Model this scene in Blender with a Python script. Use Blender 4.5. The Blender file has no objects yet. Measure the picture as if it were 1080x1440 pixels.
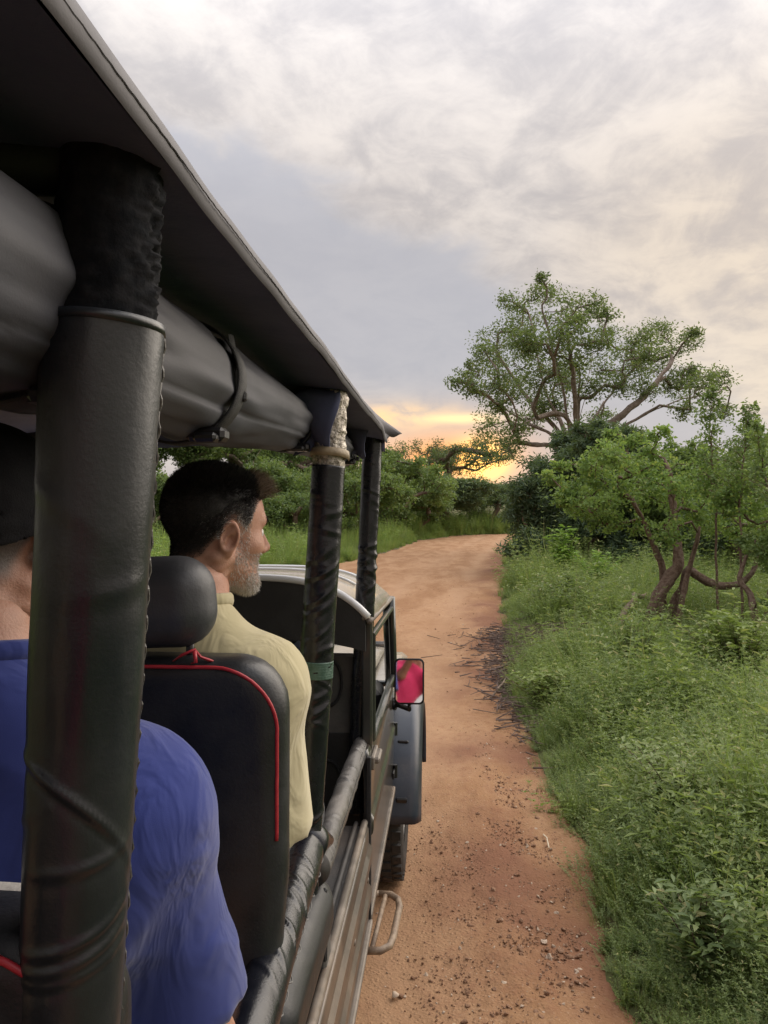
import bpy, math, random
import numpy as np
from mathutils import Vector, Matrix
random.seed(7); RNG = np.random.default_rng(7)
rad = math.radians
SC = bpy.context.scene
COL = SC.collection

# ------------------------------------------------------------------ camera
CAM_H = 2.0
YAW = math.atan2(87, 1080)                 # camera looks a little left of the jeep's heading (+Y)
cam = bpy.data.cameras.new('camera'); cam_o = bpy.data.objects.new('camera', cam); COL.objects.link(cam_o)
cam_o.location = (0, 0, CAM_H); cam_o.rotation_euler = (rad(90), 0, YAW)
cam.sensor_fit = 'VERTICAL'; cam.sensor_height = 36; cam.lens = 27
cam.clip_start = 0.01; cam.clip_end = 3000
SC.camera = cam_o
FW = np.array([-math.sin(YAW), math.cos(YAW), 0]); RT = np.array([math.cos(YAW), math.sin(YAW), 0]); UP = np.array([0, 0, 1.0])
def P(px, py, Y):                          # a point of the place at depth Y along the jeep's heading
    d = FW + RT*(px-540)/1080 + UP*(720-py)/1080
    return np.array([0, 0, CAM_H]) + d*(Y/d[1])
def G(px, py):                             # the ground point seen there
    d = FW + RT*(px-540)/1080 + UP*(720-py)/1080
    return np.array([0, 0, CAM_H]) + d*(CAM_H/-d[2])

# ------------------------------------------------------------------ world, sun, exposure
SUN_AZ, SUN_EL = rad(2.7), rad(3.9)        # seen low behind the trees, right of the heading
SDIR = (math.sin(SUN_AZ)*math.cos(SUN_EL), math.cos(SUN_AZ)*math.cos(SUN_EL), math.sin(SUN_EL))
SC.view_settings.view_transform = 'Standard'; SC.view_settings.look = 'None'
SC.view_settings.exposure = 1.14; SC.view_settings.gamma = 1; SC.view_settings.use_curve_mapping = False

class NT:
    """small node-tree helper"""
    def __init__(s, tree): s.t = tree; tree.nodes.clear()
    def n(s, typ, ins=None, **kw):
        nd = s.t.nodes.new(typ)
        for k, v in kw.items(): setattr(nd, k, v)
        for k, v in (ins or {}).items(): s.set(nd.inputs[k], v)
        return nd
    def set(s, sock, v):
        if isinstance(v, bpy.types.NodeSocket): s.t.links.new(v, sock)
        elif isinstance(v, bpy.types.Node): s.t.links.new(v.outputs[0], sock)
        else:
            if isinstance(v, tuple) and len(v) == 3 and sock.type == 'RGBA': v = v + (1,)
            sock.default_value = v
    def math(s, op, a, b=0.0, c=0.0, clamp=False):
        nd = s.t.nodes.new('ShaderNodeMath'); nd.operation = op; nd.use_clamp = clamp
        s.set(nd.inputs[0], a); s.set(nd.inputs[1], b); s.set(nd.inputs[2], c); return nd.outputs[0]
    def mix(s, f, a, b, blend='MIX'):
        nd = s.t.nodes.new('ShaderNodeMix'); nd.data_type = 'RGBA'; nd.blend_type = blend
        s.set(nd.inputs[0], f); s.set(nd.inputs[6], a); s.set(nd.inputs[7], b); return nd.outputs[2]
    def ramp(s, f, stops):
        nd = s.t.nodes.new('ShaderNodeValToRGB'); e = nd.color_ramp.elements
        while len(e) < len(stops): e.new(0.5)
        for i, (p, c) in enumerate(stops):
            e[i].position = p; e[i].color = (c+(1,)) if isinstance(c, tuple) else (c, c, c, 1)
        s.set(nd.inputs[0], f); return nd.outputs[0]
    def sstep(s, x, a, b):
        nd = s.t.nodes.new('ShaderNodeMapRange'); nd.interpolation_type = 'SMOOTHSTEP'
        s.set(nd.inputs[0], x); nd.inputs[1].default_value = a; nd.inputs[2].default_value = b; return nd.outputs[0]

W = bpy.data.worlds.new('World'); SC.world = W; W.use_nodes = True
w = NT(W.node_tree)
tc = w.n('ShaderNodeTexCoord'); sep = w.n('ShaderNodeSeparateXYZ', {0: tc.outputs['Generated']})
dx, dy, dz = sep.outputs
sky = w.n('ShaderNodeTexSky', sky_type='NISHITA', sun_disc=False, sun_elevation=SUN_EL, sun_rotation=SUN_AZ, dust_density=2.0)
zc = w.math('ADD', w.math('MAXIMUM', dz, 0.0), 0.30)
u = w.math('DIVIDE', dx, zc); v = w.math('DIVIDE', dy, zc)
uv = w.n('ShaderNodeCombineXYZ', {0: u, 1: v, 2: 0.0}).outputs[0]
def wnoise(scale, detail, rough, dist, off):
    m = w.n('ShaderNodeMapping', {0: uv}); m.inputs[1].default_value = off
    return w.n('ShaderNodeTexNoise', {'Vector': m.outputs[0], 'Scale': scale, 'Detail': detail, 'Roughness': rough, 'Distortion': dist}).outputs[0]
n_big = wnoise(0.8, 3, .5, .3, (3.1, 1.7, 0))
n_mid = wnoise(3.4, 7, .6, .6, (0.3, 4.2, 0))
n_fine = wnoise(10.5, 8, .62, .5, (7.7, 2.2, 0))
# the clear smooth band between the cloud sheets runs diagonally up to the left
band = w.math('ADD', w.math('MULTIPLY', u, -.916), v)
band = w.math('ADD', band, w.math('MULTIPLY', w.math('SUBTRACT', n_mid, .5), .55))
bandm = w.math('MULTIPLY', w.sstep(band, 1.42, 1.60), w.math('SUBTRACT', 1.0, w.sstep(band, 2.1, 3.0)))
tex = w.math('ADD', w.math('MULTIPLY', n_mid, .62), w.math('MULTIPLY', n_fine, .38))
texm = w.sstep(tex, .36, .62)
cloud = w.mix(texm, (.250, .228, .218), (.372, .333, .300))
cream = w.mix(texm, (.275, .238, .210), (.400, .335, .262))
rightm = w.math('MULTIPLY', w.sstep(w.math('ADD', dx, w.math('MULTIPLY', w.math('SUBTRACT', n_big, .5), .6)), .02, .42), w.math('SUBTRACT', 1.0, w.sstep(dz, .22, .60)))
cloud = w.mix(rightm, cloud, cream)
cloud = w.mix(w.math('MULTIPLY', bandm, .85), cloud, (.228, .225, .242))
# low sky: paler, then the orange glow round the hidden sun
cloud = w.mix(w.math('MULTIPLY', w.math('SUBTRACT', 1.0, w.sstep(dz, .0, .15)), .75), cloud, (.275, .250, .252))
dotn = w.n('ShaderNodeVectorMath', {0: tc.outputs['Generated'], 1: SDIR}, operation='DOT_PRODUCT').outputs['Value']
ang = w.math('ARCCOSINE', w.math('MINIMUM', dotn, 1.0))
elang = w.math('SUBTRACT', dz, SDIR[2])
azang = w.math('SUBTRACT', w.math('ARCTAN2', dx, dy), SUN_AZ)
def gauss(sa, se, ca=0.0, ce=0.0):
    a = w.math('DIVIDE', w.math('SUBTRACT', azang, ca), sa); b = w.math('DIVIDE', w.math('SUBTRACT', elang, ce), se)
    return w.math('EXPONENT', w.math('MULTIPLY', w.math('ADD', w.math('MULTIPLY', a, a), w.math('MULTIPLY', b, b)), -1.0))
g1 = gauss(.15, .050, -.06, .006); g2 = gauss(.075, .028, -.045, .0); g3 = gauss(.028, .022)
streak = gauss(.050, .0065, -.030, .052); streak2 = gauss(.13, .016, -.16, .055)
# the streak clouds lie a little tilted and torn
cloud = w.mix(w.math('MULTIPLY', g1, .75), cloud, (.46, .29, .17))
cloud = w.mix(w.math('MULTIPLY', streak2, w.math('MULTIPLY', texm, 1.0)), cloud, (.62, .40, .19))
cloud = w.mix(w.math('MULTIPLY', streak, .9), cloud, (.75, .52, .25))
cloud = w.mix(w.math('MULTIPLY', g2, .95), cloud, (.66, .25, .05))
cloud = w.mix(g3, cloud, (2.0, 1.0, .22))
skyc = w.mix(1.0, sky.outputs[0], (.06, .06, .06), 'MULTIPLY')
# sky boosted towards the zenith, to put more light on ground and leaves
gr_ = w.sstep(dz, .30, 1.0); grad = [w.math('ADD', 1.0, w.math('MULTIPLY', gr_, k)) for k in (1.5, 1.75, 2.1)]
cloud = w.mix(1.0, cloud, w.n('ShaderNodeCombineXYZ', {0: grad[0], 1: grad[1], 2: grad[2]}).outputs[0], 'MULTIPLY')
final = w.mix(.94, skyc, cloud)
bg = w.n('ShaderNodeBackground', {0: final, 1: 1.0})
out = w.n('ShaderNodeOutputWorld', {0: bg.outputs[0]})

# added soft lamp, ahead on the right, brightens the dark ground; the sun itself is behind the trees
LAMP_AZ, LAMP_EL = rad(48), rad(34); LDIR = (math.sin(LAMP_AZ)*math.cos(LAMP_EL), math.cos(LAMP_AZ)*math.cos(LAMP_EL), math.sin(LAMP_EL))
sky.sun_elevation = LAMP_EL; sky.sun_rotation = LAMP_AZ
sun = bpy.data.lights.new('sun', 'SUN'); sun.energy = 1.5; sun.angle = rad(70); sun.color = (1.0, .90, .78)
sun_o = bpy.data.objects.new('sun', sun); COL.objects.link(sun_o)
sun_o.rotation_euler = Vector(LDIR).to_track_quat('Z', 'Y').to_euler()

# ------------------------------------------------------------------ numpy noise
def _h(i, j, k):
    n = (i*374761393 + j*668265263 + k*2147483647 + 1274126177) & 0xffffffff
    n = ((n ^ (n >> 13))*1274126177) & 0xffffffff
    return ((n ^ (n >> 16)) & 0xffff)/65535.0
def vnoise(p, s=1.0, seed=0):
    p = np.asarray(p, float)*s
    if p.shape[-1] == 2: p = np.concatenate([p, np.zeros(p.shape[:-1]+(1,))], -1)
    f = np.floor(p); t = p-f; t = t*t*(3-2*t); i = f.astype(np.int64)
    r = 0
    for a in (0, 1):
        for b in (0, 1):
            for c in (0, 1):
                wt = (t[..., 0] if a else 1-t[..., 0])*(t[..., 1] if b else 1-t[..., 1])*(t[..., 2] if c else 1-t[..., 2])
                r = r + wt*_h(i[..., 0]+a+seed*17, i[..., 1]+b+seed*31, i[..., 2]+c)
    return r-0.5
def fbm(p, s=1.0, oct=4, seed=0):
    r = 0; a = 1.0
    for o in range(oct): r = r + a*vnoise(p, s*2**o, seed+o); a *= .5
    return r
def sst(x, a, b): t = np.clip((x-a)/(b-a), 0, 1); return t*t*(3-2*t)
def nrm(v): v = np.asarray(v, float); return v/(np.linalg.norm(v, axis=-1, keepdims=True)+1e-12)

# ------------------------------------------------------------------ mesh helpers
class MB:
    """collects shapes for ONE mesh"""
    def __init__(s): s.v = []; s.f = []; s.n = 0
    def add(s, v, f):
        v = np.asarray(v, float).reshape(-1, 3); s.v.append(v)
        for q in f: s.f.append([i+s.n for i in q])
        s.n += len(v); return s
    def box(s, c, size, R=None, bev=0.0):
        c = np.asarray(c, float); h = np.asarray(size, float)/2
        b = min(bev, h.min()*.9)
        if b <= 0:
            v = np.array([[x, y, z] for x in (-1, 1) for y in (-1, 1) for z in (-1, 1)])*h
            f = [(0, 1, 3, 2), (4, 6, 7, 5), (0, 4, 5, 1), (2, 3, 7, 6), (0, 2, 6, 4), (1, 5, 7, 3)]
        else:
            v = []; idx = {}
            for x in (-1, 1):
                for y in (-1, 1):
                    for z in (-1, 1):
                        for ax in range(3):
                            q = np.array([x, y, z])*(h-b); q[ax] += [x, y, z][ax]*b
                            idx[(x, y, z, ax)] = len(v); v.append(q)
            v = np.array(v); f = []
            for ax in range(3):
                o = [a for a in range(3) if a != ax]
                for sg in (-1, 1):
                    ring = []
                    for (a, bb) in ((-1, -1), (1, -1), (1, 1), (-1, 1)):
                        k = [0, 0, 0]; k[ax] = sg; k[o[0]] = a; k[o[1]] = bb; ring.append(idx[tuple(k)+(ax,)])
                    f.append(ring)
            for ax in range(3):
                o = [a for a in range(3) if a != ax]
                for a in (-1, 1):
                    for bb in (-1, 1):
                        q = []
                        for sg, ax2 in ((-1, o[0]), (1, o[0]), (1, o[1]), (-1, o[1])):
                            k = [0, 0, 0]; k[ax] = sg; k[o[0]] = a; k[o[1]] = bb; q.append(idx[tuple(k)+(ax2,)])
                        f.append(q)
            for x in (-1, 1):
                for y in (-1, 1):
                    for z in (-1, 1): f.append([idx[(x, y, z, a)] for a in range(3)])
        if R is not None: v = v @ np.asarray(R).T
        return s.add(v+c, f)
    def tube(s, pts, r, seg=10, cap=True, closed=False, flat=None, disp=None):
        pts = np.asarray(pts, float); n = len(pts); r = np.broadcast_to(np.asarray(r, float), (n,))
        t = np.gradient(pts, axis=0) if not closed else np.roll(pts, -1, 0)-np.roll(pts, 1, 0)
        t = nrm(t); ref = np.array([0, 0, 1.0]) if abs(t[0][2]) < .9 else np.array([1.0, 0, 0])
        u_ = nrm(np.cross(t[0], ref)); vs = []
        a = np.linspace(0, 2*np.pi, seg, endpoint=False)
        for i in range(n):
            u_ = nrm(u_-t[i]*np.dot(u_, t[i])); w_ = np.cross(t[i], u_)
            rr = np.full(seg, r[i])
            if disp is not None: rr = rr+disp[i]
            fx, fy = flat if flat else (1, 1)
            vs.append(pts[i]+np.outer(np.cos(a)*rr*fx, u_)+np.outer(np.sin(a)*rr*fy, w_))
        f = []
        for i in range(n if closed else n-1):
            j = (i+1) % n
            for k in range(seg): f.append((i*seg+k, i*seg+(k+1) % seg, j*seg+(k+1) % seg, j*seg+k))
        if cap and not closed: f.append(list(range(seg))[::-1]); f.append([(n-1)*seg+k for k in range(seg)])
        return s.add(np.concatenate(vs), f)
    def lathe(s, prof, c, axis=0, seg=40):
        """prof: (along axis, radius)"""
        a = np.linspace(0, 2*np.pi, seg, endpoint=False); vs = []
        o = [(1, 2), (2, 0), (0, 1)][axis]
        for (h, r) in prof:
            q = np.zeros((seg, 3)); q[:, axis] = h; q[:, o[0]] = np.cos(a)*r; q[:, o[1]] = np.sin(a)*r; vs.append(q)
        f = []
        for i in range(len(prof)-1):
            for k in range(seg): f.append((i*seg+k, i*seg+(k+1) % seg, (i+1)*seg+(k+1) % seg, (i+1)*seg+k))
        return s.add(np.concatenate(vs)+np.asarray(c, float), f)
    def sphere(s, c, r, nu=14, nv=9):
        vs = [[0, 0, 1]]; f = []
        for i in range(1, nv):
            th = math.pi*i/nv
            for j in range(nu): ph = 2*math.pi*j/nu; vs.append([math.sin(th)*math.cos(ph), math.sin(th)*math.sin(ph), math.cos(th)])
        vs.append([0, 0, -1]); L = len(vs)-1
        for j in range(nu):
            f.append((0, 1+j, 1+(j+1) % nu)); f.append((L, L-nu+(j+1) % nu, L-nu+j))
            for i in range(nv-2): f.append((1+i*nu+j, 1+(i+1)*nu+j, 1+(i+1)*nu+(j+1) % nu, 1+i*nu+(j+1) % nu))
        return s.add(np.array(vs)*np.asarray(r, float)+np.asarray(c, float), f)
    def grid(s, pts):
        n, m = pts.shape[:2]
        f = [(i*m+j, i*m+j+1, (i+1)*m+j+1, (i+1)*m+j) for i in range(n-1) for j in range(m-1)]
        return s.add(pts.reshape(-1, 3), f)
    def mesh(s, name='m'):
        me = bpy.data.meshes.new(name); me.from_pydata(np.concatenate(s.v).tolist(), [], s.f); me.update(); return me

def fastmesh(name, v, f, smooth=False):
    """v (n,3), f (m,k) arrays"""
    v = np.asarray(v, np.float32); f = np.asarray(f, np.int32); k = f.shape[1]
    me = bpy.data.meshes.new(name); me.vertices.add(len(v)); me.loops.add(f.size); me.polygons.add(len(f))
    me.vertices.foreach_set('co', v.ravel()); me.loops.foreach_set('vertex_index', f.ravel())
    me.polygons.foreach_set('loop_start', np.arange(0, f.size, k, dtype=np.int32))
    me.update(calc_edges=True); me.validate()
    if smooth: me.polygons.foreach_set('use_smooth', np.ones(len(me.polygons), bool))
    return me
def tag(o, label=None, cat=None, group=None, kind=None):
    if label: o['label'] = label
    if cat: o['category'] = cat
    if group: o['group'] = group
    if kind: o['kind'] = kind
    return o
def wmat(o):
    b = Matrix.Translation(o.location)
    return b if o.parent is None else wmat(o.parent) @ o.matrix_parent_inverse @ b
def obj(name, m, mat, parent=None, smooth=False, label=None):
    me = m.mesh(name) if isinstance(m, MB) else m
    if smooth: me.polygons.foreach_set('use_smooth', np.ones(len(me.polygons), bool))
    if mat is not None and not me.materials: me.materials.append(mat)
    o = bpy.data.objects.new(name, me); COL.objects.link(o)
    if parent is not None:
        o.parent = parent; o.matrix_parent_inverse = wmat(parent).inverted()
    if label: o['label'] = label
    return o
def thing(name, label, cat, loc=(0, 0, 0), group=None):
    o = bpy.data.objects.new(name, None); COL.objects.link(o); o.location = loc; o.empty_display_size = .1
    return tag(o, label, cat, group)
def copy_tree(o, parent=None):
    c = o.copy(); COL.objects.link(c)
    if parent is not None: c.parent = parent
    for ch in list(o.children): copy_tree(ch, c)
    return c
def auto_smooth(o, ang=40):
    me = o.data; me.polygons.foreach_set('use_smooth', np.ones(len(me.polygons), bool))
    me.set_sharp_from_angle(angle=rad(ang)); return o

# surface nets: a mesh from a signed distance function on a grid
def surface(fn, lo, hi, h):
    lo = np.asarray(lo, float); hi = np.asarray(hi, float)
    n = np.ceil((hi-lo)/h).astype(int)+1
    ax = [lo[i]+h*np.arange(n[i]) for i in range(3)]
    Pg = np.stack(np.meshgrid(*ax, indexing='ij'), -1).astype(np.float32)
    V = fn(Pg).astype(np.float32)
    ins = V < 0; cs = tuple(n-1)
    acc = np.zeros(cs+(3,), np.float32); cnt = np.zeros(cs, np.int16); quads = []
    for a in range(3):
        s0 = [slice(None)]*3; s1 = [slice(None)]*3; s0[a] = slice(0, -1); s1[a] = slice(1, None)
        cr = ins[tuple(s0)] != ins[tuple(s1)]
        I = np.argwhere(cr)
        if not len(I): continue
        J = I.copy(); J[:, a] += 1
        va = V[tuple(I.T)]; vb = V[tuple(J.T)]; t = va/(va-vb)
        p = lo+I*h; p[:, a] += t*h
        b, c = [(1, 2), (2, 0), (0, 1)][a]
        ok = (I[:, b] > 0) & (I[:, c] > 0) & (I[:, b] < n[b]-1) & (I[:, c] < n[c]-1)
        ring = []
        for (ob, oc) in ((-1, -1), (0, -1), (0, 0), (-1, 0)):
            K = I.copy(); K[:, b] += ob; K[:, c] += oc
            val = (K >= 0).all(1) & (K < np.array(cs)).all(1)
            np.add.at(acc, tuple(K[val].T), p[val]); np.add.at(cnt, tuple(K[val].T), 1)
            ring.append(K)
        flip = ins[tuple(I.T)]
        quads.append((ring, ok, flip))
    ids = -np.ones(cs, np.int64); has = cnt > 0; ids[has] = np.arange(has.sum())
    v = acc[has]/cnt[has][:, None]; fs = []
    for ring, ok, flip in quads:
        q = np.stack([ids[tuple(np.clip(K[ok], 0, np.array(cs)-1).T)] for K in ring], 1)
        fl = flip[ok]; q[~fl] = q[~fl][:, ::-1]; fs.append(q)
    return v, np.concatenate(fs)
def smin(a, b, k): h = np.clip(.5+.5*(b-a)/k, 0, 1); return b*(1-h)+a*h-k*h*(1-h)
def smax(a, b, k): return -smin(-a, -b, k)
def sd_ell(p, c, r, R=None):
    q = p-np.asarray(c, np.float32)
    if R is not None: q = q @ np.asarray(R, np.float32)
    r = np.asarray(r, np.float32); k0 = np.linalg.norm(q/r, axis=-1); k1 = np.linalg.norm(q/(r*r), axis=-1)+1e-9
    return k0*(k0-1)/k1
def sd_cone(p, a, b, ra, rb):
    a = np.asarray(a, np.float32); b = np.asarray(b, np.float32); ab = b-a
    t = np.clip(((p-a) @ ab)/(ab@ab), 0, 1); return np.linalg.norm(p-a-t[..., None]*ab, axis=-1)-(ra+(rb-ra)*t)
def sd_rbox(p, c, h, r):
    q = np.abs(p-np.asarray(c, np.float32))-(np.asarray(h, np.float32)-r)
    return np.linalg.norm(np.maximum(q, 0), axis=-1)+np.minimum(q.max(-1), 0)-r

# ------------------------------------------------------------------ materials
def mat(name):
    m = bpy.data.materials.new(name); m.use_nodes = True; return m, NT(m.node_tree)
def simple(name, c1, c2=None, rough=.5, scale=20, bump=.0, bscale=60, metal=0, spec=.5, rough2=None, dirt=None, coat=0, sss=0, detail=5):
    m, t = mat(name); tcn = t.n('ShaderNodeTexCoord').outputs['Object']
    n1 = t.n('ShaderNodeTexNoise', {'Vector': tcn, 'Scale': scale, 'Detail': detail, 'Roughness': .6}).outputs[0]
    k = t.sstep(n1, .35, .65); col = t.mix(k, c1, c2 or c1)
    if dirt:
        nd = t.n('ShaderNodeTexNoise', {'Vector': tcn, 'Scale': scale*.23, 'Detail': 6, 'Roughness': .7}).outputs[0]
        col = t.mix(t.math('MULTIPLY', t.sstep(nd, .48, .7), dirt[1]), col, dirt[0])
    rg = t.math('ADD', rough, t.math('MULTIPLY', k, (rough2 if rough2 is not None else rough)-rough))
    b = t.n('ShaderNodeBsdfPrincipled', {'Base Color': col, 'Roughness': rg, 'Metallic': metal, 'Specular IOR Level': spec, 'Coat Weight': coat})
    if sss: b.inputs['Subsurface Weight'].default_value = sss; b.inputs['Subsurface Radius'].default_value = (.012, .005, .003); b.inputs['Subsurface Scale'].default_value = 1
    if bump:
        n2 = t.n('ShaderNodeTexNoise', {'Vector': tcn, 'Scale': bscale, 'Detail': 6, 'Roughness': .6}).outputs[0]
        t.set(b.inputs['Normal'], t.n('ShaderNodeBump', {'Strength': bump, 'Distance': .004, 'Height': n2}).outputs[0])
    t.n('ShaderNodeOutputMaterial', {0: b.outputs[0]}); return m
def leafmat(name, c1, c2, c3, trans=.35, pscale=.8):
    """two leaf greens by leaf and by patch, a third (dry or young) colour on a few leaves"""
    m, t = mat(name); g = t.n('ShaderNodeNewGeometry'); oi = t.n('ShaderNodeObjectInfo')
    pn = t.n('ShaderNodeTexNoise', {'Vector': g.outputs['Position'], 'Scale': pscale, 'Detail': 3}).outputs[0]
    ri = g.outputs['Random Per Island']
    k = t.math('ADD', t.math('MULTIPLY', ri, .55), t.math('MULTIPLY', t.sstep(pn, .3, .7), .45))
    k = t.math('ADD', k, t.math('MULTIPLY', t.math('SUBTRACT', oi.outputs['Random'], .5), .5), clamp=True)
    col = t.mix(k, c1, c2); col = t.mix(t.sstep(t.math('FRACT', t.math('MULTIPLY', ri, 17.3)), .86, .97), col, c3)
    b = t.n('ShaderNodeBsdfPrincipled', {'Base Color': col, 'Roughness': .55, 'Specular IOR Level': .35})
    tr = t.n('ShaderNodeBsdfTranslucent', {0: t.mix(.5, col, (.30, .42, .06), 'MIX')})
    ms = t.n('ShaderNodeMixShader', {0: trans, 1: b.outputs[0], 2: tr.outputs[0]})
    t.n('ShaderNodeOutputMaterial', {0: ms.outputs[0]}); return m

M = {}
M['vinyl'] = simple('black_vinyl', (.006, .007, .011), (.010, .011, .016), .19, 18, .15, 240, rough2=.30, dirt=((.030, .032, .03), .35))
M['vinyl_dusty'] = simple('dusty_vinyl', (.06, .057, .056), (.12, .113, .108), .34, 14, .3, 200, rough2=.6, dirt=((.17, .15, .13), .5))
M['pole_near'] = simple('worn_vinyl', (.007, .010, .015), (.013, .016, .021), .28, 9, .10, 220, rough2=.40, dirt=((.045, .042, .04), .35))
M['canvas_dark'] = simple('dark_canvas', (.070, .080, .140), (.085, .095, .160), .75, 8, .5, 26, spec=.2)
M['canvas_grey'] = simple('grey_canvas', (.050, .052, .064), (.064, .066, .080), .62, 7, .08, 420, spec=.3, dirt=((.075, .07, .075), .4))
M['hem'] = simple('hem_canvas', (.088, .084, .095), (.115, .11, .122), .6, 11, .08, 380, spec=.3, dirt=((.06, .055, .06), .4))
M['webbing'] = simple('black_webbing', (.008, .008, .010), (.016, .016, .018), .6, 90, .6, 700)
M['buckle'] = simple('black_plastic', (.012, .012, .014), None, .32)
M['foam'] = simple('torn_foam', (.007, .008, .010), (.015, .015, .017), .95, 60, .4, 120, spec=.1)
M['foil'] = simple('crinkled_foil', (.20, .18, .15), (.62, .57, .50), .32, 170, 1.0, 150, metal=.75, rough2=.6, dirt=((.10, .08, .06), .7))
M['cardboard'] = simple('old_tape', (.20, .15, .09), (.27, .21, .13), .6, 40, .4, 120)
M['green_tape'] = simple('green_tape', (.035, .085, .062), (.07, .13, .10), .5, 60, .5, 200)
M['thread'] = simple('pale_thread', (.13, .125, .12), None, .7)
M['leather'] = simple('black_leather', (.011, .012, .014), (.017, .018, .021), .36, 12, .18, 190, rough2=.5)
M['headrest'] = simple('grey_leather', (.040, .042, .048), (.055, .057, .064), .40, 12, .15, 170, rough2=.5)
M['piping'] = simple('red_piping', (.36, .018, .03), (.42, .03, .04), .45, 40)
M['pale_leather'] = simple('pale_leather', (.40, .38, .36), (.48, .46, .44), .5, 15, .4, 170)  # pale tone paints the light on the seat top into the colour
M['cab_roof'] = simple('cream_paint', (.30, .27, .22), (.38, .35, .30), .25, 5, .08, 30, dirt=((.42, .33, .22), .5), coat=.3)
M['white_trim'] = simple('white_trim', (.72, .73, .76), None, .2, coat=.4)
M['green_paint'] = simple('dark_body_paint', (.020, .023, .022), (.030, .032, .030), .28, 6, .05, 40, dirt=((.16, .10, .065), .55), coat=.35)
M['body'] = simple('dusty_body_paint', (.040, .032, .028), (.075, .060, .050), .38, 4, .1, 60, dirt=((.20, .14, .10), .6), coat=.1)
M['ledge'] = simple('dusty_ledge', (.034, .033, .034), (.055, .052, .052), .6, 10, .3, 160, dirt=((.13, .10, .08), .4))
M['chrome'] = simple('worn_metal_strip', (.15, .13, .112), (.22, .19, .165), .45, 14, .1, 90, metal=.35, rough2=.6, dirt=((.25, .17, .11), .5))
M['flare'] = simple('slate_plastic', (.022, .030, .046), (.032, .040, .058), .36, 7, .15, 160, dirt=((.14, .12, .11), .5))
M['rubber'] = simple('tyre_rubber', (.022, .021, .020), (.035, .032, .03), .8, 20, .4, 120, dirt=((.16, .095, .06), .75))
M['rim'] = simple('steel_rim', (.35, .34, .33), (.42, .41, .4), .4, 12, .1, 60, metal=.8, dirt=((.2, .13, .09), .5))
M['steel_tube'] = simple('step_tube', (.16, .11, .075), (.26, .19, .13), .55, 30, .3, 120, dirt=((.30, .19, .12), .6))
M['dark_in'] = simple('dark_interior', (.012, .012, .013), (.02, .02, .021), .6, 9, .2, 80)
M['grey_in'] = simple('grey_door_card', (.07, .068, .066), (.10, .096, .092), .6, 9, .3, 120)
M['skin'] = simple('skin', (.47, .245, .17), (.55, .31, .225), .5, 26, .35, 330, sss=.12, dirt=((.46, .19, .14), .5))
M['skin2'] = simple('skin_tan', (.33, .165, .11), (.40, .21, .145), .5, 30, .3, 300, sss=.1)
for k in ('skin', 'skin2'):
    t = NT.__new__(NT); t.t = M[k].node_tree; bs = next(n for n in t.t.nodes if n.type == 'BSDF_PRINCIPLED'); src = bs.inputs['Base Color'].links[0].from_socket
    at = t.n('ShaderNodeAttribute', attribute_name='scalp').outputs['Fac']; t.set(bs.inputs['Base Color'], t.mix(at, src, (.035, .030, .030)))
M['hair'] = simple('dark_hair', (.013, .012, .012), (.026, .023, .022), .6, 200)
M['hair_tip'] = simple('brown_hair_tips', (.075, .048, .028), (.16, .11, .07), .5, 200)
M['beard'] = simple('grey_beard', (.36, .33, .30), (.74, .71, .67), .6, 400)
M['eye'] = simple('eye_white', (.7, .66, .62), None, .15)
M['shirt_tan'] = simple('khaki_cotton', (.45, .385, .225), (.52, .45, .275), .85, 9, .5, 900, spec=.15)
M['shirt_blue'] = simple('blue_cotton', (.030, .046, .20), (.042, .060, .25), .85, 6, .5, 900, spec=.15)
M['shirt_pink'] = simple('pink_cotton', (.62, .045, .14), (.7, .06, .18), .85, 6, .4, 900, spec=.15)
def cloth(name, c1, c2):
    m, t = mat(name); tcn = t.n('ShaderNodeTexCoord').outputs['Object']
    mp = t.n('ShaderNodeMapping', {0: tcn}); mp.inputs[3].default_value = (1, 1, .45); mp.inputs[2].default_value = (.25, .2, 0)
    n1 = t.n('ShaderNodeTexNoise', {'Vector': mp.outputs[0], 'Scale': 13, 'Detail': 3, 'Roughness': .45, 'Distortion': 1.2}).outputs[0]
    rid = t.math('ABSOLUTE', t.math('SUBTRACT', n1, .5)); wv = t.n('ShaderNodeTexNoise', {'Vector': tcn, 'Scale': 1100, 'Detail': 2}).outputs[0]
    n3 = t.n('ShaderNodeTexNoise', {'Vector': tcn, 'Scale': 5, 'Detail': 6, 'Roughness': .6}).outputs[0]
    h = t.math('ADD', t.math('MULTIPLY', t.sstep(rid, .0, .22), .9), t.math('MULTIPLY', wv, .05))
    b = t.n('ShaderNodeBsdfPrincipled', {'Base Color': t.mix(t.sstep(n3, .35, .65), c1, c2), 'Roughness': .88, 'Specular IOR Level': .15, 'Sheen Weight': .25})
    t.set(b.inputs['Normal'], t.n('ShaderNodeBump', {'Strength': .30, 'Distance': .010, 'Height': h}).outputs[0])
    t.n('ShaderNodeOutputMaterial', {0: b.outputs[0]}); return m
M['shirt_tan'] = cloth('khaki_cotton', (.46, .405, .25), (.52, .465, .30))
M['shirt_blue'] = cloth('blue_cotton', (.022, .035, .155), (.032, .046, .195))
M['cap_cloth'] = simple('black_cap_cloth', (.012, .012, .015), (.018, .018, .021), .9, 30, .4, 500, spec=.1)
M['trouser'] = simple('dark_trouser_cloth', (.05, .05, .055), (.07, .07, .075), .9, 9, .4, 700)
M['shoe'] = simple('shoe_leather', (.03, .025, .02), None, .5)
M['bark'] = simple('grey_bark', (.17, .125, .10), (.28, .225, .19), .85, 7, 1.0, 30, spec=.2)
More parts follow.
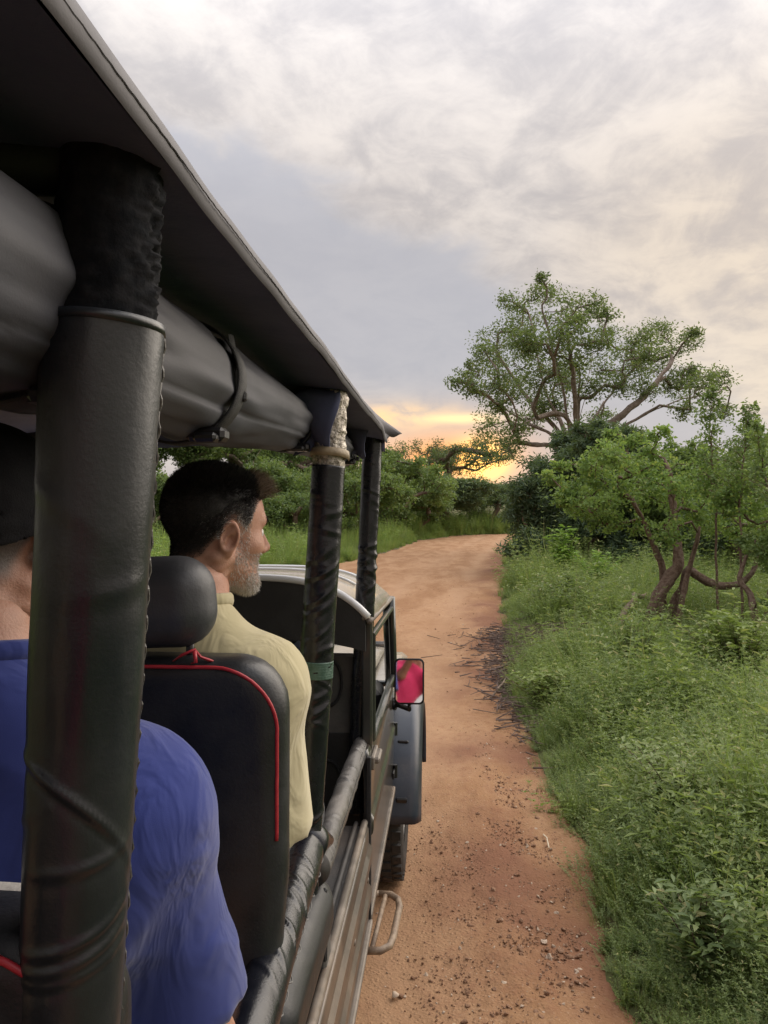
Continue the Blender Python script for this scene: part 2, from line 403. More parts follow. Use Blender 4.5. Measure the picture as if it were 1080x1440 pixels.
M['bark_red'] = simple('brown_bark', (.115, .072, .052), (.20, .145, .115), .85, 22, 1.0, 55, spec=.2)
M['twig'] = simple('dry_twig', (.085, .058, .050), (.17, .125, .105), .85, 12, .6, 80, spec=.2)
M['stick'] = simple('bare_stick', (.14, .10, .075), (.28, .215, .165), .8, 12, .6, 90, spec=.2)
M['straw'] = simple('pale_straw', (.62, .52, .38), None, .7)
M['lv_big'] = leafmat('tree_leaf', (.080, .115, .055), (.140, .182, .082), (.24, .23, .09), .36, .5)
M['lv_light'] = leafmat('light_leaf', (.125, .215, .062), (.235, .345, .100), (.34, .38, .10), .42, 1.2)
M['lv_dark'] = leafmat('blue_green_leaf', (.072, .115, .070), (.125, .178, .105), (.18, .22, .11), .28, .7)
M['lv_mid'] = leafmat('mid_leaf', (.090, .145, .055), (.165, .235, .085), (.23, .27, .09), .36, .4)
M['lv_far'] = leafmat('far_leaf', (0.067, 0.098, 0.059), (0.112, 0.151, 0.081), (0.168, 0.154, 0.070), .30, .3)
M['lv_bright'] = leafmat('young_leaf', (0.140, 0.266, 0.049), (0.238, 0.406, 0.070), (0.350, 0.462, 0.098), .42, 2)
M['weed'] = leafmat('weed_leaf', (.105, .160, .048), (.250, .315, .090), (.32, .31, .12), .38, .7)
M['weed2'] = leafmat('weed_leaf_pale', (.125, .185, .075), (.265, .325, .125), (.34, .32, .15), .38, .7)
M['grass'] = leafmat('grass_blade', (0.133, 0.210, 0.056), (0.259, 0.343, 0.105), (0.378, 0.350, 0.154), .4, .7)

def road_material():
    m, t = mat('red_dirt'); tcn = t.n('ShaderNodeTexCoord').outputs['Object']
    at = t.n('ShaderNodeAttribute', attribute_name='edge').outputs['Fac']
    mp = t.n('ShaderNodeMapping', {0: tcn}); mp.inputs[3].default_value = (1.0, .28, 1)
    n1 = t.n('ShaderNodeTexNoise', {'Vector': mp.outputs[0], 'Scale': 1.5, 'Detail': 8, 'Roughness': .62, 'Distortion': .4}).outputs[0]
    n2 = t.n('ShaderNodeTexNoise', {'Vector': tcn, 'Scale': 11, 'Detail': 8, 'Roughness': .68}).outputs[0]
    n3 = t.n('ShaderNodeTexNoise', {'Vector': tcn, 'Scale': 70, 'Detail': 4, 'Roughness': .6}).outputs[0]
    vo = t.n('ShaderNodeTexVoronoi', {'Vector': tcn, 'Scale': 48, 'Randomness': 1.0}); 
    c = t.mix(t.sstep(n1, .36, .64), (.275, .148, .074), (.37, .222, .124))
    c = t.mix(t.math('MULTIPLY', t.sstep(n2, .45, .68), .55), c, (.235, .110, .062))
    c = t.mix(t.math('MULTIPLY', t.sstep(n3, .55, .72), .45), c, (.46, .32, .22))
    c = t.mix(t.math('MULTIPLY', at, .85), c, (.185, .085, .052))
    tk = t.n('ShaderNodeAttribute', attribute_name='track').outputs['Fac']
    c = t.mix(t.math('MULTIPLY', tk, .6), c, (.385, .238, .142))
    h = t.math('ADD', t.math('MULTIPLY', n2, .7), t.math('MULTIPLY', n3, .35))
    h = t.math('ADD', h, t.math('MULTIPLY', t.sstep(vo.outputs['Distance'], .0, .5), -.25))
    b = t.n('ShaderNodeBsdfPrincipled', {'Base Color': c, 'Roughness': .92, 'Specular IOR Level': .15})
    t.set(b.inputs['Normal'], t.n('ShaderNodeBump', {'Strength': .7, 'Distance': .022, 'Height': h}).outputs[0])
    t.n('ShaderNodeOutputMaterial', {0: b.outputs[0]}); return m
M['road'] = road_material()
M['soil'] = simple('grassy_soil', (.085, .075, .04), (.10, .115, .045), .95, 1.6, .8, 14, spec=.1, dirt=((.14, .08, .05), .6))
M['stone'] = simple('dirt_clod', (.19, .10, .062), (.33, .205, .132), .9, 30, .5, 140, spec=.15)
M['stone_pale'] = simple('pale_pebble', (.46, .35, .26), (.56, .45, .35), .85, 30, .4, 140, spec=.2)

# ------------------------------------------------------------------ ground and road
RY = np.array([-40, 3, 4.1, 6.5, 9.4, 16.6, 27, 43, 62, 68, 71, 74, 80, 90]); RX = np.array([.9, .72, .66, .66, .76, 1.15, 1.97, 3.5, 5.6, 9, 14, 25, 60, 130])
LY = np.array([-40, 3, 18, 25, 30, 37, 54, 64, 69, 72, 75, 80, 92]); LX = np.array([-5.2, -5.2, -5.1, -4.8, -3.9, -3.1, -1.7, .6, 3.6, 8, 16, 38, 130])
def Rx(y): return np.interp(y, RY, RX)
def Lx(y): return np.interp(y, LY, LX)
def edge_dist(x, y):
    """positive outside the road"""
    d = np.maximum(x-Rx(y), Lx(y)-x)
    return d + fbm(np.stack([x, y], -1), .9, 3, 5)*np.clip(.32+.004*np.abs(y), 0, .55)
def terr_z(x, y):
    d = edge_dist(x, y); p = np.stack([np.asarray(x, float), np.asarray(y, float)], -1)
    z = -.07+.11*sst(d, -.12, .22)+.10*sst(d, .4, 2.5)+fbm(p, .35, 3, 9)*.22*sst(d, .4, 4)
    leftside = sst(-(np.asarray(x)-Lx(y)), -.2, 9)*sst(np.asarray(y), 5, 25)
    z = z + leftside*.55 + 3.2*sst(np.asarray(y, float), 84, 165)
    return z
def gridmesh(name, X, Y, Z):
    n, m = X.shape; v = np.stack([X, Y, Z], -1).reshape(-1, 3)
    i = np.arange(n*m).reshape(n, m); f = np.stack([i[:-1, :-1], i[:-1, 1:], i[1:, 1:], i[1:, :-1]], -1).reshape(-1, 4)
    return fastmesh(name, v, f, True)
ys = np.concatenate([np.linspace(-900, -60, 12), np.linspace(-50, 1, 50), 1.25*1.0145**np.arange(0, 320), np.linspace(135, 1500, 40)])
xs1 = np.concatenate([-np.geomspace(1200, 30, 26), np.linspace(-28, -6, 60), np.linspace(-5.8, .2, 40), np.linspace(.3, 3.2, 75), np.linspace(3.3, 30, 90), np.geomspace(32, 1200, 26)])
X, Y = np.meshgrid(xs1, ys); gnd = obj('ground', gridmesh('ground', X, Y, terr_z(X, Y)), M['soil']); tag(gnd, kind='structure')

yr = np.concatenate([np.linspace(-30, 1, 40), 1.15*1.0068**np.arange(0, 636)]); yr = yr[yr < 84]
uu = np.concatenate([np.linspace(0, .6, 60), np.linspace(.605, 1, 190)])
Yg, Ug = np.meshgrid(yr, uu, indexing='ij'); Xg = (Lx(Yg)-.6)+Ug*(Rx(Yg)-Lx(Yg)+1.2)
p2 = np.stack([Xg, Yg], -1); ed = edge_dist(Xg, Yg)
lat = (Xg-Rx(Yg))
rut = -.030*np.exp(-((lat+1.05)/.33)**2)-.030*np.exp(-((lat+2.7)/.33)**2)+.016*np.exp(-((lat+.38)/.16)**2)
rz = .004+rut+fbm(p2, 1.1, 3, 2)*.035+fbm(p2, 7, 4, 3)*.016+np.abs(fbm(p2, 22, 3, 4))*.022*sst(lat, -1.0, -.1)
rz = rz-.13*sst(ed, .02, .30)
me = gridmesh('road', Xg, Yg, rz)
a = me.attributes.new('edge', 'FLOAT', 'POINT')
ev = np.clip(sst(lat, -1.25, -.15)*(.55+1.5*fbm(p2, 1.4, 4, 8)), 0, 1); a.data.foreach_set('value', ev.ravel().astype(np.float32))
a = me.attributes.new('track', 'FLOAT', 'POINT'); tv = np.exp(-((lat+1.05)/.30)**2)+np.exp(-((lat+2.7)/.32)**2); tv = np.clip(tv*(.75+1.3*fbm(p2*[1, .3], 1.2, 3, 12)), 0, 1); a.data.foreach_set('value', tv.ravel().astype(np.float32))
road = obj('dirt_road', me, M['road']); tag(road, kind='structure')

# ------------------------------------------------------------------ leaves and branches
def leaf_arrays(pos, size, up=.35, ratio=.5, fold=.25, dirs=None):
    """folded diamond leaves: 4 verts, 2 triangles each"""
    n = len(pos); d = nrm(RNG.normal(size=(n, 3))*np.array([1, 1, .75])+np.array([0, 0, -.12])) if dirs is None else nrm(dirs)
    s = nrm(np.cross(d, nrm(RNG.normal(size=(n, 3))*.75+np.array([0, 0, up*2.6])))); nn = np.cross(s, d)
    L = (np.asarray(size)*np.ones(n))[:, None]*(0.65+.7*RNG.random((n, 1))); Wd = L*ratio
    b = pos; t_ = pos+d*L-nn*L*.08; m_ = pos+d*L*.45
    v = np.stack([b, m_+s*Wd*.5+nn*L*fold*.5, t_, m_-s*Wd*.5+nn*L*fold*.5], 1).reshape(-1, 3)
    i = np.arange(n)[:, None]*4; f = np.concatenate([i+np.array([[0, 1, 2]]), i+np.array([[0, 2, 3]])])
    return v, f
class Skel:
    def __init__(s, root): s.p = [np.asarray(root, float)]; s.par = [-1]; s.len = [0.0]
    def chain(s, i, pts):
        for q in pts:
            s.p.append(np.asarray(q, float)); s.par.append(i); s.len.append(s.len[i]+np.linalg.norm(s.p[i]-q)); i = len(s.p)-1
        return i
    def grow(s, target, step=.5, wob=.12, bias=.35, lift=.2, mind=0.0):
        A = np.array(s.p); L = np.array(s.len); D = np.linalg.norm(A-target, axis=1)
        cost = D+bias*L*0.5+np.maximum(0, A[:, 2]-target[2]+.05*D)*1.2
        cost[L < mind] += 1e3
        i = int(np.argmin(cost)); a = s.p[i]; d = np.linalg.norm(target-a); n = max(2, int(d/step))
        pa = s.p[s.par[i]] if s.par[i] >= 0 else a-np.array([0, 0, 1]); dirn = nrm(a-pa)
        c = a+dirn*d*.35+np.array([0, 0, d*lift]); off = RNG.normal(size=3)*wob*d*.5
        pts = []
        for k in range(1, n+1):
            t = k/n; q = (1-t)**2*a+2*t*(1-t)*(c+off)+t*t*target
            if k < n: q = q+RNG.normal(size=3)*wob*step*.35
            pts.append(q)
        return s.chain(i, pts)
    def radii(s, tip, power=.5, rmax=None):
        n = len(s.p); c = np.zeros(n); ch = [0]*n
        for i in range(n-1, -1, -1):
            if c[i] == 0: c[i] = 1
            if s.par[i] >= 0: c[s.par[i]] += c[i]
        r = tip*c**power
        return np.minimum(r, rmax) if rmax else r
    def tubes(s, r, seg=6, taper=True, rough=0.0):
        m = MB(); kids = {}
        for i, q in enumerate(s.par): kids.setdefault(q, []).append(i)
        stack = [0]; chains = []
        # follow the thickest child as one smooth tube
        heads = [(-1, 0)]
        while heads:
            par, i = heads.pop(); ch = [] if par < 0 else [par]
            while True:
                ch.append(i); k = kids.get(i, [])
                if not k: break
                k = sorted(k, key=lambda j: -r[j]); heads += [(i, j) for j in k[1:]]; i = k[0]
            if len(ch) > 1: chains.append((par, ch))
        for par, ch in chains:
            pts = np.array([s.p[i] for i in ch]); rr = np.array([r[i] for i in ch])
            if par >= 0: rr[0] = rr[1]
            rr = rr.copy(); rr[-1] *= .5
            sg = seg if rr.max() < .05 else seg+9
            disp = None
            if rough: disp = fbm(np.stack([np.repeat(pts[:, None, i], sg, 1)*3+np.cos(np.arange(sg)*2*np.pi/sg+i)[None]*1.2 for i in range(3)], -1), 1.5, 3, 3)*rough*1.7*rr[:, None]
            m.tube(pts, rr, sg, True, disp=disp)
        return m
def clump_leaves(c, r, n, size, sub=9, spread=.34, flat=.8, ratio=.5, up=.35):
    sc = RNG.normal(size=(sub, 3)); sc = nrm(sc)*(RNG.random((sub, 1))**.45)*r*np.array([1, 1, flat])+c
    k = RNG.integers(0, sub, n); pos = sc[k]+RNG.normal(size=(n, 3))*r*spread*.55*np.array([1, 1, .7])
    return pos, sc
def make_tree(name, label, base, clumps, lsize, lm, bm, cat='tree', group=None, tip=.02, power=.5, rmax=None, step=.6, fork=None,
              leaves=400, twigs=True, sub=9, spread=.34, ratio=.5, flat=.8, wob=.12, extra=None, stems=None, bias=.35, shoots=0, up=.35, stem_r=None):
    """clumps: (centre, radius); limbs are grown to each, twigs to the leaf clusters inside"""
    base = np.asarray(base, float); t = thing(name, label, cat, tuple(base), group)
    sk = Skel(base-np.array([0, 0, .25])); mind = 0
    mins = {}
    for i, st in enumerate(stems or []):
        if stem_r:      # finer, slightly crooked points along a drawn stem
            q = np.array(st); xi = np.linspace(0, len(q)-1, (len(q)-1)*4+1); st = np.stack([np.interp(xi, np.arange(len(q)), q[:, c]) for c in range(3)], -1)
            st[1:-1] = (st[:-2]+2*st[1:-1]+st[2:])/4; st = st+fbm(st*3.1+i*7, 1.0, 3, 4)[:, None]*np.array([.06, .04, .02])
        k0 = len(sk.p); sk.chain(0, st)
        if stem_r:
            for k in range(k0, len(sk.p)): mins[k] = stem_r[i]*(1-.62*(k-k0)/max(1, len(sk.p)-k0))
    if fork is not None: sk.chain(0, fork); mind = sk.len[-1]*.85
    pos = []; order = sorted(clumps, key=lambda q: np.linalg.norm(q[0]-base))
    for c, r in order:
        c = np.asarray(c, float); e = sk.grow(c, step, wob, bias, mind=mind)
        pp, sc = clump_leaves(c, r, int(leaves*(r**2 if r > 1.2 else r*1.2)), lsize, sub, spread, flat)
        pos.append(pp)
        if twigs:
            for q in sc[:sub]: sk.grow(q, max(.25, step*.7), wob, .1, .05, mind=mind)
    rr = sk.radii(tip, power, rmax)
    for k, q in mins.items(): rr[k] = max(q, min(rr[k], q*1.15))
    obj('trunk', sk.tubes(rr, 5, rough=.5), bm, t, True)
    pos = np.concatenate(pos)
    if extra is not None: pos = np.concatenate([pos, extra])
    v, f = leaf_arrays(pos, lsize, up, ratio)
    obj('crown', fastmesh('crown', v, f), lm, t)
    return t
def dome_clumps(base, w, h, n, r0, zlow=.35, depth=None, seed=0):
    rg = np.random.default_rng(seed); out = []
    for i in range(n):
        while True:
            q = rg.uniform(-1, 1, 3)
            if (q**2).sum() < 1 and (q**2).sum() > .18: break
        q[2] = abs(q[2]) if rg.random() < .8 else q[2]
        z = h*(zlow+(1-zlow)*(.5+.5*q[2])) if zlow > 0 else h*abs(q[2])
        out.append((np.array(base)+np.array([q[0]*w/2, q[1]*(depth or w)/2, z]), r0*(.7+.6*rg.random())))
    return out
def gz(x, y): return float(terr_z(np.array(x), np.array(y)))
def onground(x, y): return np.array([x, y, gz(x, y)])
# ------------------------------------------------------------------ the open safari jeep (heading +Y)
XR, XL, XC = -.25, -1.69, -.97
jeep = thing('safari_jeep', 'dark open sided safari jeep with canvas canopy and vinyl wrapped poles', 'jeep', (XC, 1.8, 0))
def wrap(a): return (a+np.pi) % (2*np.pi)-np.pi
def crease_disp(n, seg, length, creases):
    """creases: (position along in m, angle, slope m/rad, height, width m, angular width)"""
    t = np.linspace(0, length, n)[:, None]; a = np.linspace(0, 2*np.pi, seg, endpoint=False)[None]
    d = np.zeros((n, seg))
    for (z0, a0, sl, amp, wd, aw) in creases:
        da = wrap(a-a0); x = (t-z0-sl*da-.3*sl*da*da)/wd
        d += amp*np.exp(-(da/aw)**2)*(np.exp(-x*x)-.45*np.exp(-((x+1.6)/1.3)**2))
    return d
def wrapped(name, a, b, r, mt, creases, n=160, seg=44, flat=None, parent=None, lump=.0008, seed=1, bend=0.0, r2=None):
    a = np.asarray(a, float); b = np.asarray(b, float); L = np.linalg.norm(b-a); t = np.linspace(0, 1, n)
    pts = a+np.outer(t, b-a); pts[:, 2] -= bend*np.sin(np.pi*t)
    d = crease_disp(n, seg, L, creases); ang = np.linspace(0, 2*np.pi, seg, endpoint=False)
    q = np.stack([np.repeat(np.cos(ang)[None]*1.3, n, 0), np.repeat(np.sin(ang)[None]*1.3, n, 0), np.repeat((t*L*9)[:, None], seg, 1)], -1)
    d = d+fbm(q, 1.0, 3, seed)*lump*2
    m = MB(); m.tube(pts, np.linspace(r, r2 or r, n), seg, True, flat=flat, disp=d)
    return obj(name, m, mt, parent or jeep, True)
def rnd_creases(L, n, seed, a0s, amp=.003, z0=0, z1=None):
    rg = np.random.default_rng(seed); out = []
    for i in range(n):
        out.append((rg.uniform(z0, z1 if z1 else L), rg.choice(a0s)+rg.normal()*.4, rg.uniform(-.022, .022), amp*rg.uniform(.5, 1.4), rg.uniform(.003, .007), rg.uniform(.5, 1.1)))
    return out
FR = math.pi; RTA = math.pi*1.5
# near pole
b1, t1 = P(96, 1480, .565), P(146, 458, .565); ax = nrm(t1-b1); base1 = b1+ax*((.98-b1[2])/ax[2])
def along(px_y, b, t): return (P(0, px_y, .565)[2]-base1[2])/ax[2]
cr = [((P(0, 1092, .565)[2]-base1[2]), FR+.25, -.030, .0034, .0045, 1.1), (P(0, 1186, .565)[2]-base1[2], FR+.5, .008, .0022, .005, .8), (P(0, 1290, .565)[2]-base1[2], FR+.35, .014, .003, .005, 1.0), (P(0, 1316, .565)[2]-base1[2], FR+.3, .012, .003, .005, 1.0),
      (P(0, 1335, .565)[2]-base1[2], FR+.3, .01, .0022, .004, 1.0), (P(0, 820, .565)[2]-base1[2], FR+.9, .01, .0012, .008, .7), (P(0, 700, .565)[2]-base1[2], FR-.4, -.02, .001, .01, .8)]
pole = wrapped('pole', base1, t1, .0275, M['pole_near'], cr+rnd_creases(.9, 12, 3, [FR, RTA, 0, 1.5], .0012), 800, 72, lump=.0012, seed=4, r2=.0445)
m = MB(); m.tube([t1-ax*.004, t1+ax*.003], [.0456, .0452], 60, True); obj('sleeve_rim', m, M['pole_near'], pole, True)
m = MB(); z = np.linspace(.0, 1, 260); L1 = np.linalg.norm(t1-base1); pts = base1+np.outer(z, t1-base1)
off = np.outer(.0275+.017*z, [math.cos(.42), math.sin(.42), 0]); pts = pts+off+np.stack([.0010*np.sin(z*260*1.3), .0014*np.cos(z*260*1.3), 0*z], -1); m.tube(pts, 0.0008+.0008*np.sin(z*L1*420)**2, 5, True); obj('seam', m, M['vinyl_dusty'], pole)
m = MB(); top1 = t1+ax*((2.272-t1[2])/ax[2]); n = 60; pts = t1+np.outer(np.linspace(0, 1, n), top1-t1); ang = np.linspace(0, 2*np.pi, 48, endpoint=False)
q = np.stack([np.repeat(np.cos(ang)[None], n, 0), np.repeat(np.sin(ang)[None], n, 0), np.repeat((np.linspace(0, 1, n)*3)[:, None], 48, 1)], -1)
d = fbm(q, 4, 4, 6)*.003+np.exp(-(wrap(ang-RTA)/.6)**2)[None]*fbm(q, 9, 3, 7)*.009
m.tube(pts, np.linspace(.0385, .037, n), 48, True, disp=d); obj('torn_foam', m, M['foam'], pole, True)
# second pole
b2, t2 = P(427, 1200, 1.63), P(462, 655, 1.63); ax2 = nrm(t2-b2); base2 = b2+ax2*((.96-b2[2])/ax2[2])
cr = []
for py, s, am in ((800, .02, .004), (835, .026, .005), (850, .018, .003), (880, .03, .004), (905, .012, .003), (968, .014, .004), (985, .02, .004), (775, .02, .002), (1000, -.01, .002), (1130, .012, .0045), (1150, -.008, .004), (1165, .01, .004), (720, .01, .0015), (930, .012, .003)):
    cr.append((P(0, py, 1.63)[2]-base2[2], FR+random.uniform(.1, 1.0), s, am, random.uniform(.005, .009), random.uniform(.7, 1.2)))
pole = wrapped('pole', base2, t2, .0355, M['vinyl'], cr+rnd_creases(1.1, 22, 5, [FR, RTA, 0, 1.5], .0022, .25), 300, 48, seed=8, lump=.0016, r2=.0365)
m = MB(); c = base2+ax2*((P(0, 932, 1.63)[2]-base2[2])/ax2[2]); n = 20; a_ = np.linspace(0, 2*np.pi, 40, endpoint=False)
m.tube(c+np.outer(np.linspace(-.018, .018, n), ax2), .0385, 40, True, disp=np.outer(np.linspace(0, 1, n), np.sin(a_)*.001)+.0004*np.sin(np.arange(n)*2.2)[:, None]); obj('tape_band', m, M['green_tape'], pole, True, 'green tape band wound round the pole')
m = MB(); top2 = t2+ax2*((2.262-t2[2])/ax2[2]); n = 50; pts = t2-ax2*.004+np.outer(np.linspace(0, 1, n), top2-t2); q = np.stack([np.repeat(np.cos(a_)[None], n, 0), np.repeat(np.sin(a_)[None], n, 0), np.repeat((np.linspace(0, 1, n)*4)[:, None], 40, 1)], -1)
m.tube(pts, np.linspace(.034, .030, n), 40, True, disp=fbm(q*[1, 1, .45], 8, 4, 6)*.007); obj('foil_wrap', m, M['foil'], pole, True, 'torn crinkled silver foil at the pole top')
m = MB(); c = t2+ax2*.022; a_ = np.linspace(-.4, 4.6, 40); m2 = np.stack([c[0]+np.cos(a_)*(.039+.004*np.maximum(0, -a_+.6)), c[1]-np.sin(a_)*.039, c[2]+.008*np.sin(a_*.7)], -1)
m.tube(m2, .004, 6, True, flat=(.5, 2.6)); obj('tape_strip', m, M['cardboard'], pole, True)
# front pole
b3, t3 = P(503, 1062, 2.65), P(524, 625, 2.65); ax3 = nrm(t3-b3); base3 = b3+ax3*((.96-b3[2])/ax3[2]); top3 = t3+ax3*((2.262-t3[2])/ax3[2])
cr = [(P(0, py, 2.65)[2]-base3[2], random.choice([FR+.6, FR-.6, RTA]), random.uniform(-.02, .02), random.uniform(.003, .006), .008, .8) for py in (765, 778, 788, 800, 812, 822, 795, 770)]
pole = wrapped('pole', base3, top3, .0325, M['vinyl'], cr+rnd_creases(1.3, 14, 9, [FR, RTA, 0], .0018, .2), 260, 40, seed=12, lump=.002, r2=.034)
# rails between the poles
rA, rB = P(352, 1445, 1.06), P(432, 1192, 1.60); rA = rB+(rA-rB)*((-.95-rB[1])/(rA[1]-rB[1])); LR = np.linalg.norm(rB-rA)
cr = []
for k, py in enumerate((1236, 1268, 1279, 1284, 1322, 1329, 1358, 1366, 1392)):
    Yd = (2-1.29)*1080/(py-720); s0 = LR*(Yd+.95)/(rB[1]+.95); cr.append((s0, math.pi*1.62+random.uniform(-.5, .4), random.choice([-.035, -.028, -.02]), random.uniform(.003, .0065), random.uniform(.0035, .007), random.uniform(.5, 1.0)))
rail = wrapped('side_rail', rA, rB, .0375, M['vinyl'], cr+rnd_creases(LR, 3, 15, [4.7, 0, 5.5], .0012), 900, 48, seed=15, lump=.0016)
m = MB(); s = np.linspace(.1, .998, 420); pts = rA+np.outer(s, rB-rA)+np.array([.034, 0, -.016])+np.stack([.003*np.sin(s*LR*150), 0*s, .005*np.sin(s*LR*75+np.sin(s*60))], -1); m.tube(pts, .0012, 4); obj('seam', m, M['thread'], rail)
m = MB(); m.tube([rB+[0, -.012, 0], rB+[.004, .05, -.004], rB+[.03, .11, -.03]], [.0385, .037, .012], 30, True, flat=(1, 1)); obj('wrap_end', m, M['vinyl'], rail, True)
rC, rD = P(446, 1222, 1.66), P(507, 1050, 2.62)
rail2 = wrapped('side_rail', rC, rD, .033, M['vinyl_dusty'], rnd_creases(1.0, 20, 19, [4.7, 0, 5.6, 5.2], .003), 200, 40, flat=(.85, 1.1), seed=19, lump=.002)
for sgn in (0, 1):
    m = MB(); s = np.linspace(.02, .98, 200); pts = rC+np.outer(s, rD-rC)+np.array([.021+.007*sgn, 0, .022-.012*sgn])+np.stack([.0006*np.sin(s*260), 0*s, .0006*np.cos(s*260)], -1); m.tube(pts, .0009, 4); obj('seam', m, M['webbing'], rail2)
m = MB(); q = P(441, 1300, 1.66); m.box(q+[.02, 0, 0], (.02, .012, .16), bev=.004); m.box(q+[.022, .01, .03], (.012, .02, .09), bev=.003); obj('strap_end', m, M['webbing'], jeep)
# the same frame on the far side, and cross bars
for (bs, ts, r) in ((base1, top1, .04), (base2, top2, .036), (base3, top3, .033)):
    mir = lambda q: np.array([2*XC-q[0], q[1], q[2]])
    wrapped('pole', mir(bs), mir(ts), r, M['vinyl'], rnd_creases(1.2, 20, int(bs[1]*100), [0, 1.5, 3, 4.5], .003), 160, 28, seed=int(r*1000))
    m = MB(); m.tube([np.array([ts[0]-.02, ts[1], 2.262]), np.array([XC, ts[1], 2.315]), np.array([2*XC-ts[0]+.02, ts[1], 2.262])], .022, 12); obj('roof_bar', m, M['dark_in'], jeep, True)
wrapped('side_rail', mir(rA), mir(rB), .0375, M['vinyl'], rnd_creases(2, 30, 33, [4.7, 3.1], .003), 200, 24); wrapped('side_rail', mir(rC), mir(rD), .033, M['vinyl_dusty'], rnd_creases(1, 14, 35, [4.7, 3.1], .003), 100, 24)
rb = base1+np.array([0, -1.55, 0]); rt = top1+np.array([0, -1.55, 0])
for f_ in (lambda q: q, mir): wrapped('pole', f_(rb), f_(rt), .04, M['vinyl'], rnd_creases(1.2, 16, 41, [0, 3], .003), 80, 24)

# canopy
Y0, Y1 = -1.25, 2.66
ysn = np.linspace(Y0, Y1, 150)
prof = [(XC, 2.345), (-.70, 2.334), (-.45, 2.310), (-.30, 2.294), (-.235, 2.286), (-.212, 2.2815), (-.2025, 2.2785), (-.1995, 2.2745), (-.1992, 2.266), (-.2005, 2.2575), (-.2030, 2.2550)]
full = prof+[]; left = [(2*XC-x, z) for x, z in prof[1:]]; full = left[::-1]+prof
g = np.zeros((len(ysn), len(full), 3))
for i, yv in enumerate(ysn):
    wv = .0010*math.sin(yv*6.1)+.0005*math.sin(yv*15+1)+.0003*math.sin(yv*37)+.006*sst(np.array(yv), 2.25, 2.7)*math.sin(yv*14)
    for j, (x, z) in enumerate(full):
        k = 1.0 if j > len(full)-7 else (.3 if j < 8 else 0)
        dr = -.012*float(sst(np.array(yv), 2.35, 2.66))*k
        g[i, j] = (x+wv*k*.7, yv+(.012*math.sin(j*1.7) if i == len(ysn)-1 else 0), z+wv*k+dr)
m = MB(); m.grid(g); can = obj('canopy', m, M['hem'], jeep, True, 'grey canvas canopy with rolled hem')
yy = np.linspace(Y0+.02, 2.30, 700); m = MB(); m.tube(np.stack([np.full(700, -.1986)+.0007*(.0012*np.sin(yy*6.1)), yy, 2.2655+.0010*np.sin(yy*6.1)+.0005*np.sin(yy*15+1)+.0003*np.sin(yy*37)+.0003*np.sin(yy*900)], -1), .0007, 4, False); obj('hem_stitching', m, M['webbing'], can)
m = MB(); gu = np.zeros((60, 40, 3)); xu = np.concatenate([[2*XC+.2045], np.linspace(2*XC+.216, -.216, 38), [-.2045]])
for i, yv in enumerate(np.linspace(Y0+.005, Y1-.01, 60)):
    gu[i, :, 0] = xu; gu[i, :, 1] = yv; gu[i, :, 2] = 2.2562+.055*np.clip(1-((xu-XC)/.766)**2, 0, 1)**1.1+.004*math.sin(yv*9)*np.cos(xu*8)-.012*float(sst(np.array(yv), 2.35, 2.66))*np.clip((np.abs(xu-XC)-.6)/.15, 0, 1)*.98
m.grid(gu); obj('canopy_lining', m, M['canvas_dark'], can, True, 'dark navy underside of the canopy')
m = MB(); gf = np.zeros((7, 40, 3))
for i, dzv in enumerate(np.linspace(0, 1, 7)):
    gf[i, :, 0] = np.linspace(2*XC+.21, -.21, 40); gf[i, :, 1] = Y1-.002-.012*np.sin(dzv*3)+.004*np.sin(gf[i, :, 0]*30); gf[i, :, 2] = 2.35-.075*np.abs((gf[i, :, 0]-XC)/.76)**2-dzv*(.118-.055*np.abs((gf[i, :, 0]-XC)/.76)**2+.004*np.sin(gf[i, :, 0]*17))
m.grid(gf); fr = obj('front_hem', m, M['canvas_dark'], can, True); fr.modifiers.new('s', 'SOLIDIFY').thickness = .004
# torn corner flap at the front
m = MB(); e = [P(495, 548, 2.45), P(512, 566, 2.52), P(527, 580, 2.58), P(540, 592, 2.64), P(565, 611, 2.72)]; f2 = [P(500, 566, 2.43), P(515, 585, 2.50), P(528, 596, 2.56), P(538, 607, 2.62), P(546, 614, 2.68)]; f3 = [P(499, 574, 2.40), P(513, 591, 2.46), P(524, 602, 2.52), P(533, 606, 2.6), P(545, 616, 2.66)]
rows = []
for t in np.linspace(0, 1, 9):
    rows.append([(a*(1-t)**2+2*b*t*(1-t)+c*t*t)+np.array([0, .006*math.sin(t*7+i), .003*math.sin(t*9+i*2)]) for i, (a, b, c) in enumerate(zip(e, f2, f3))])
def dens(rows, k=5):
    R_ = np.array(rows); n, mm = R_.shape[:2]; xi = np.linspace(0, mm-1, (mm-1)*k+1); o = np.zeros((n, len(xi), 3))
    for i in range(n):
        for c in range(3): o[i, :, c] = np.interp(xi, np.arange(mm), R_[i, :, c])
    return o
m.grid(dens(rows)); fl = obj('torn_flap', m, M['hem'], can, True); fl.modifiers.new('s', 'SOLIDIFY').thickness = .003
m = MB(); q = P(508, 568, 2.48); m.tube([q+[.004, 0, -.006], q+[.006, -.004, .004], q+[.002, -.01, .012]], [.004, .006, .002], 8); obj('hem_hook', m, M['webbing'], can)

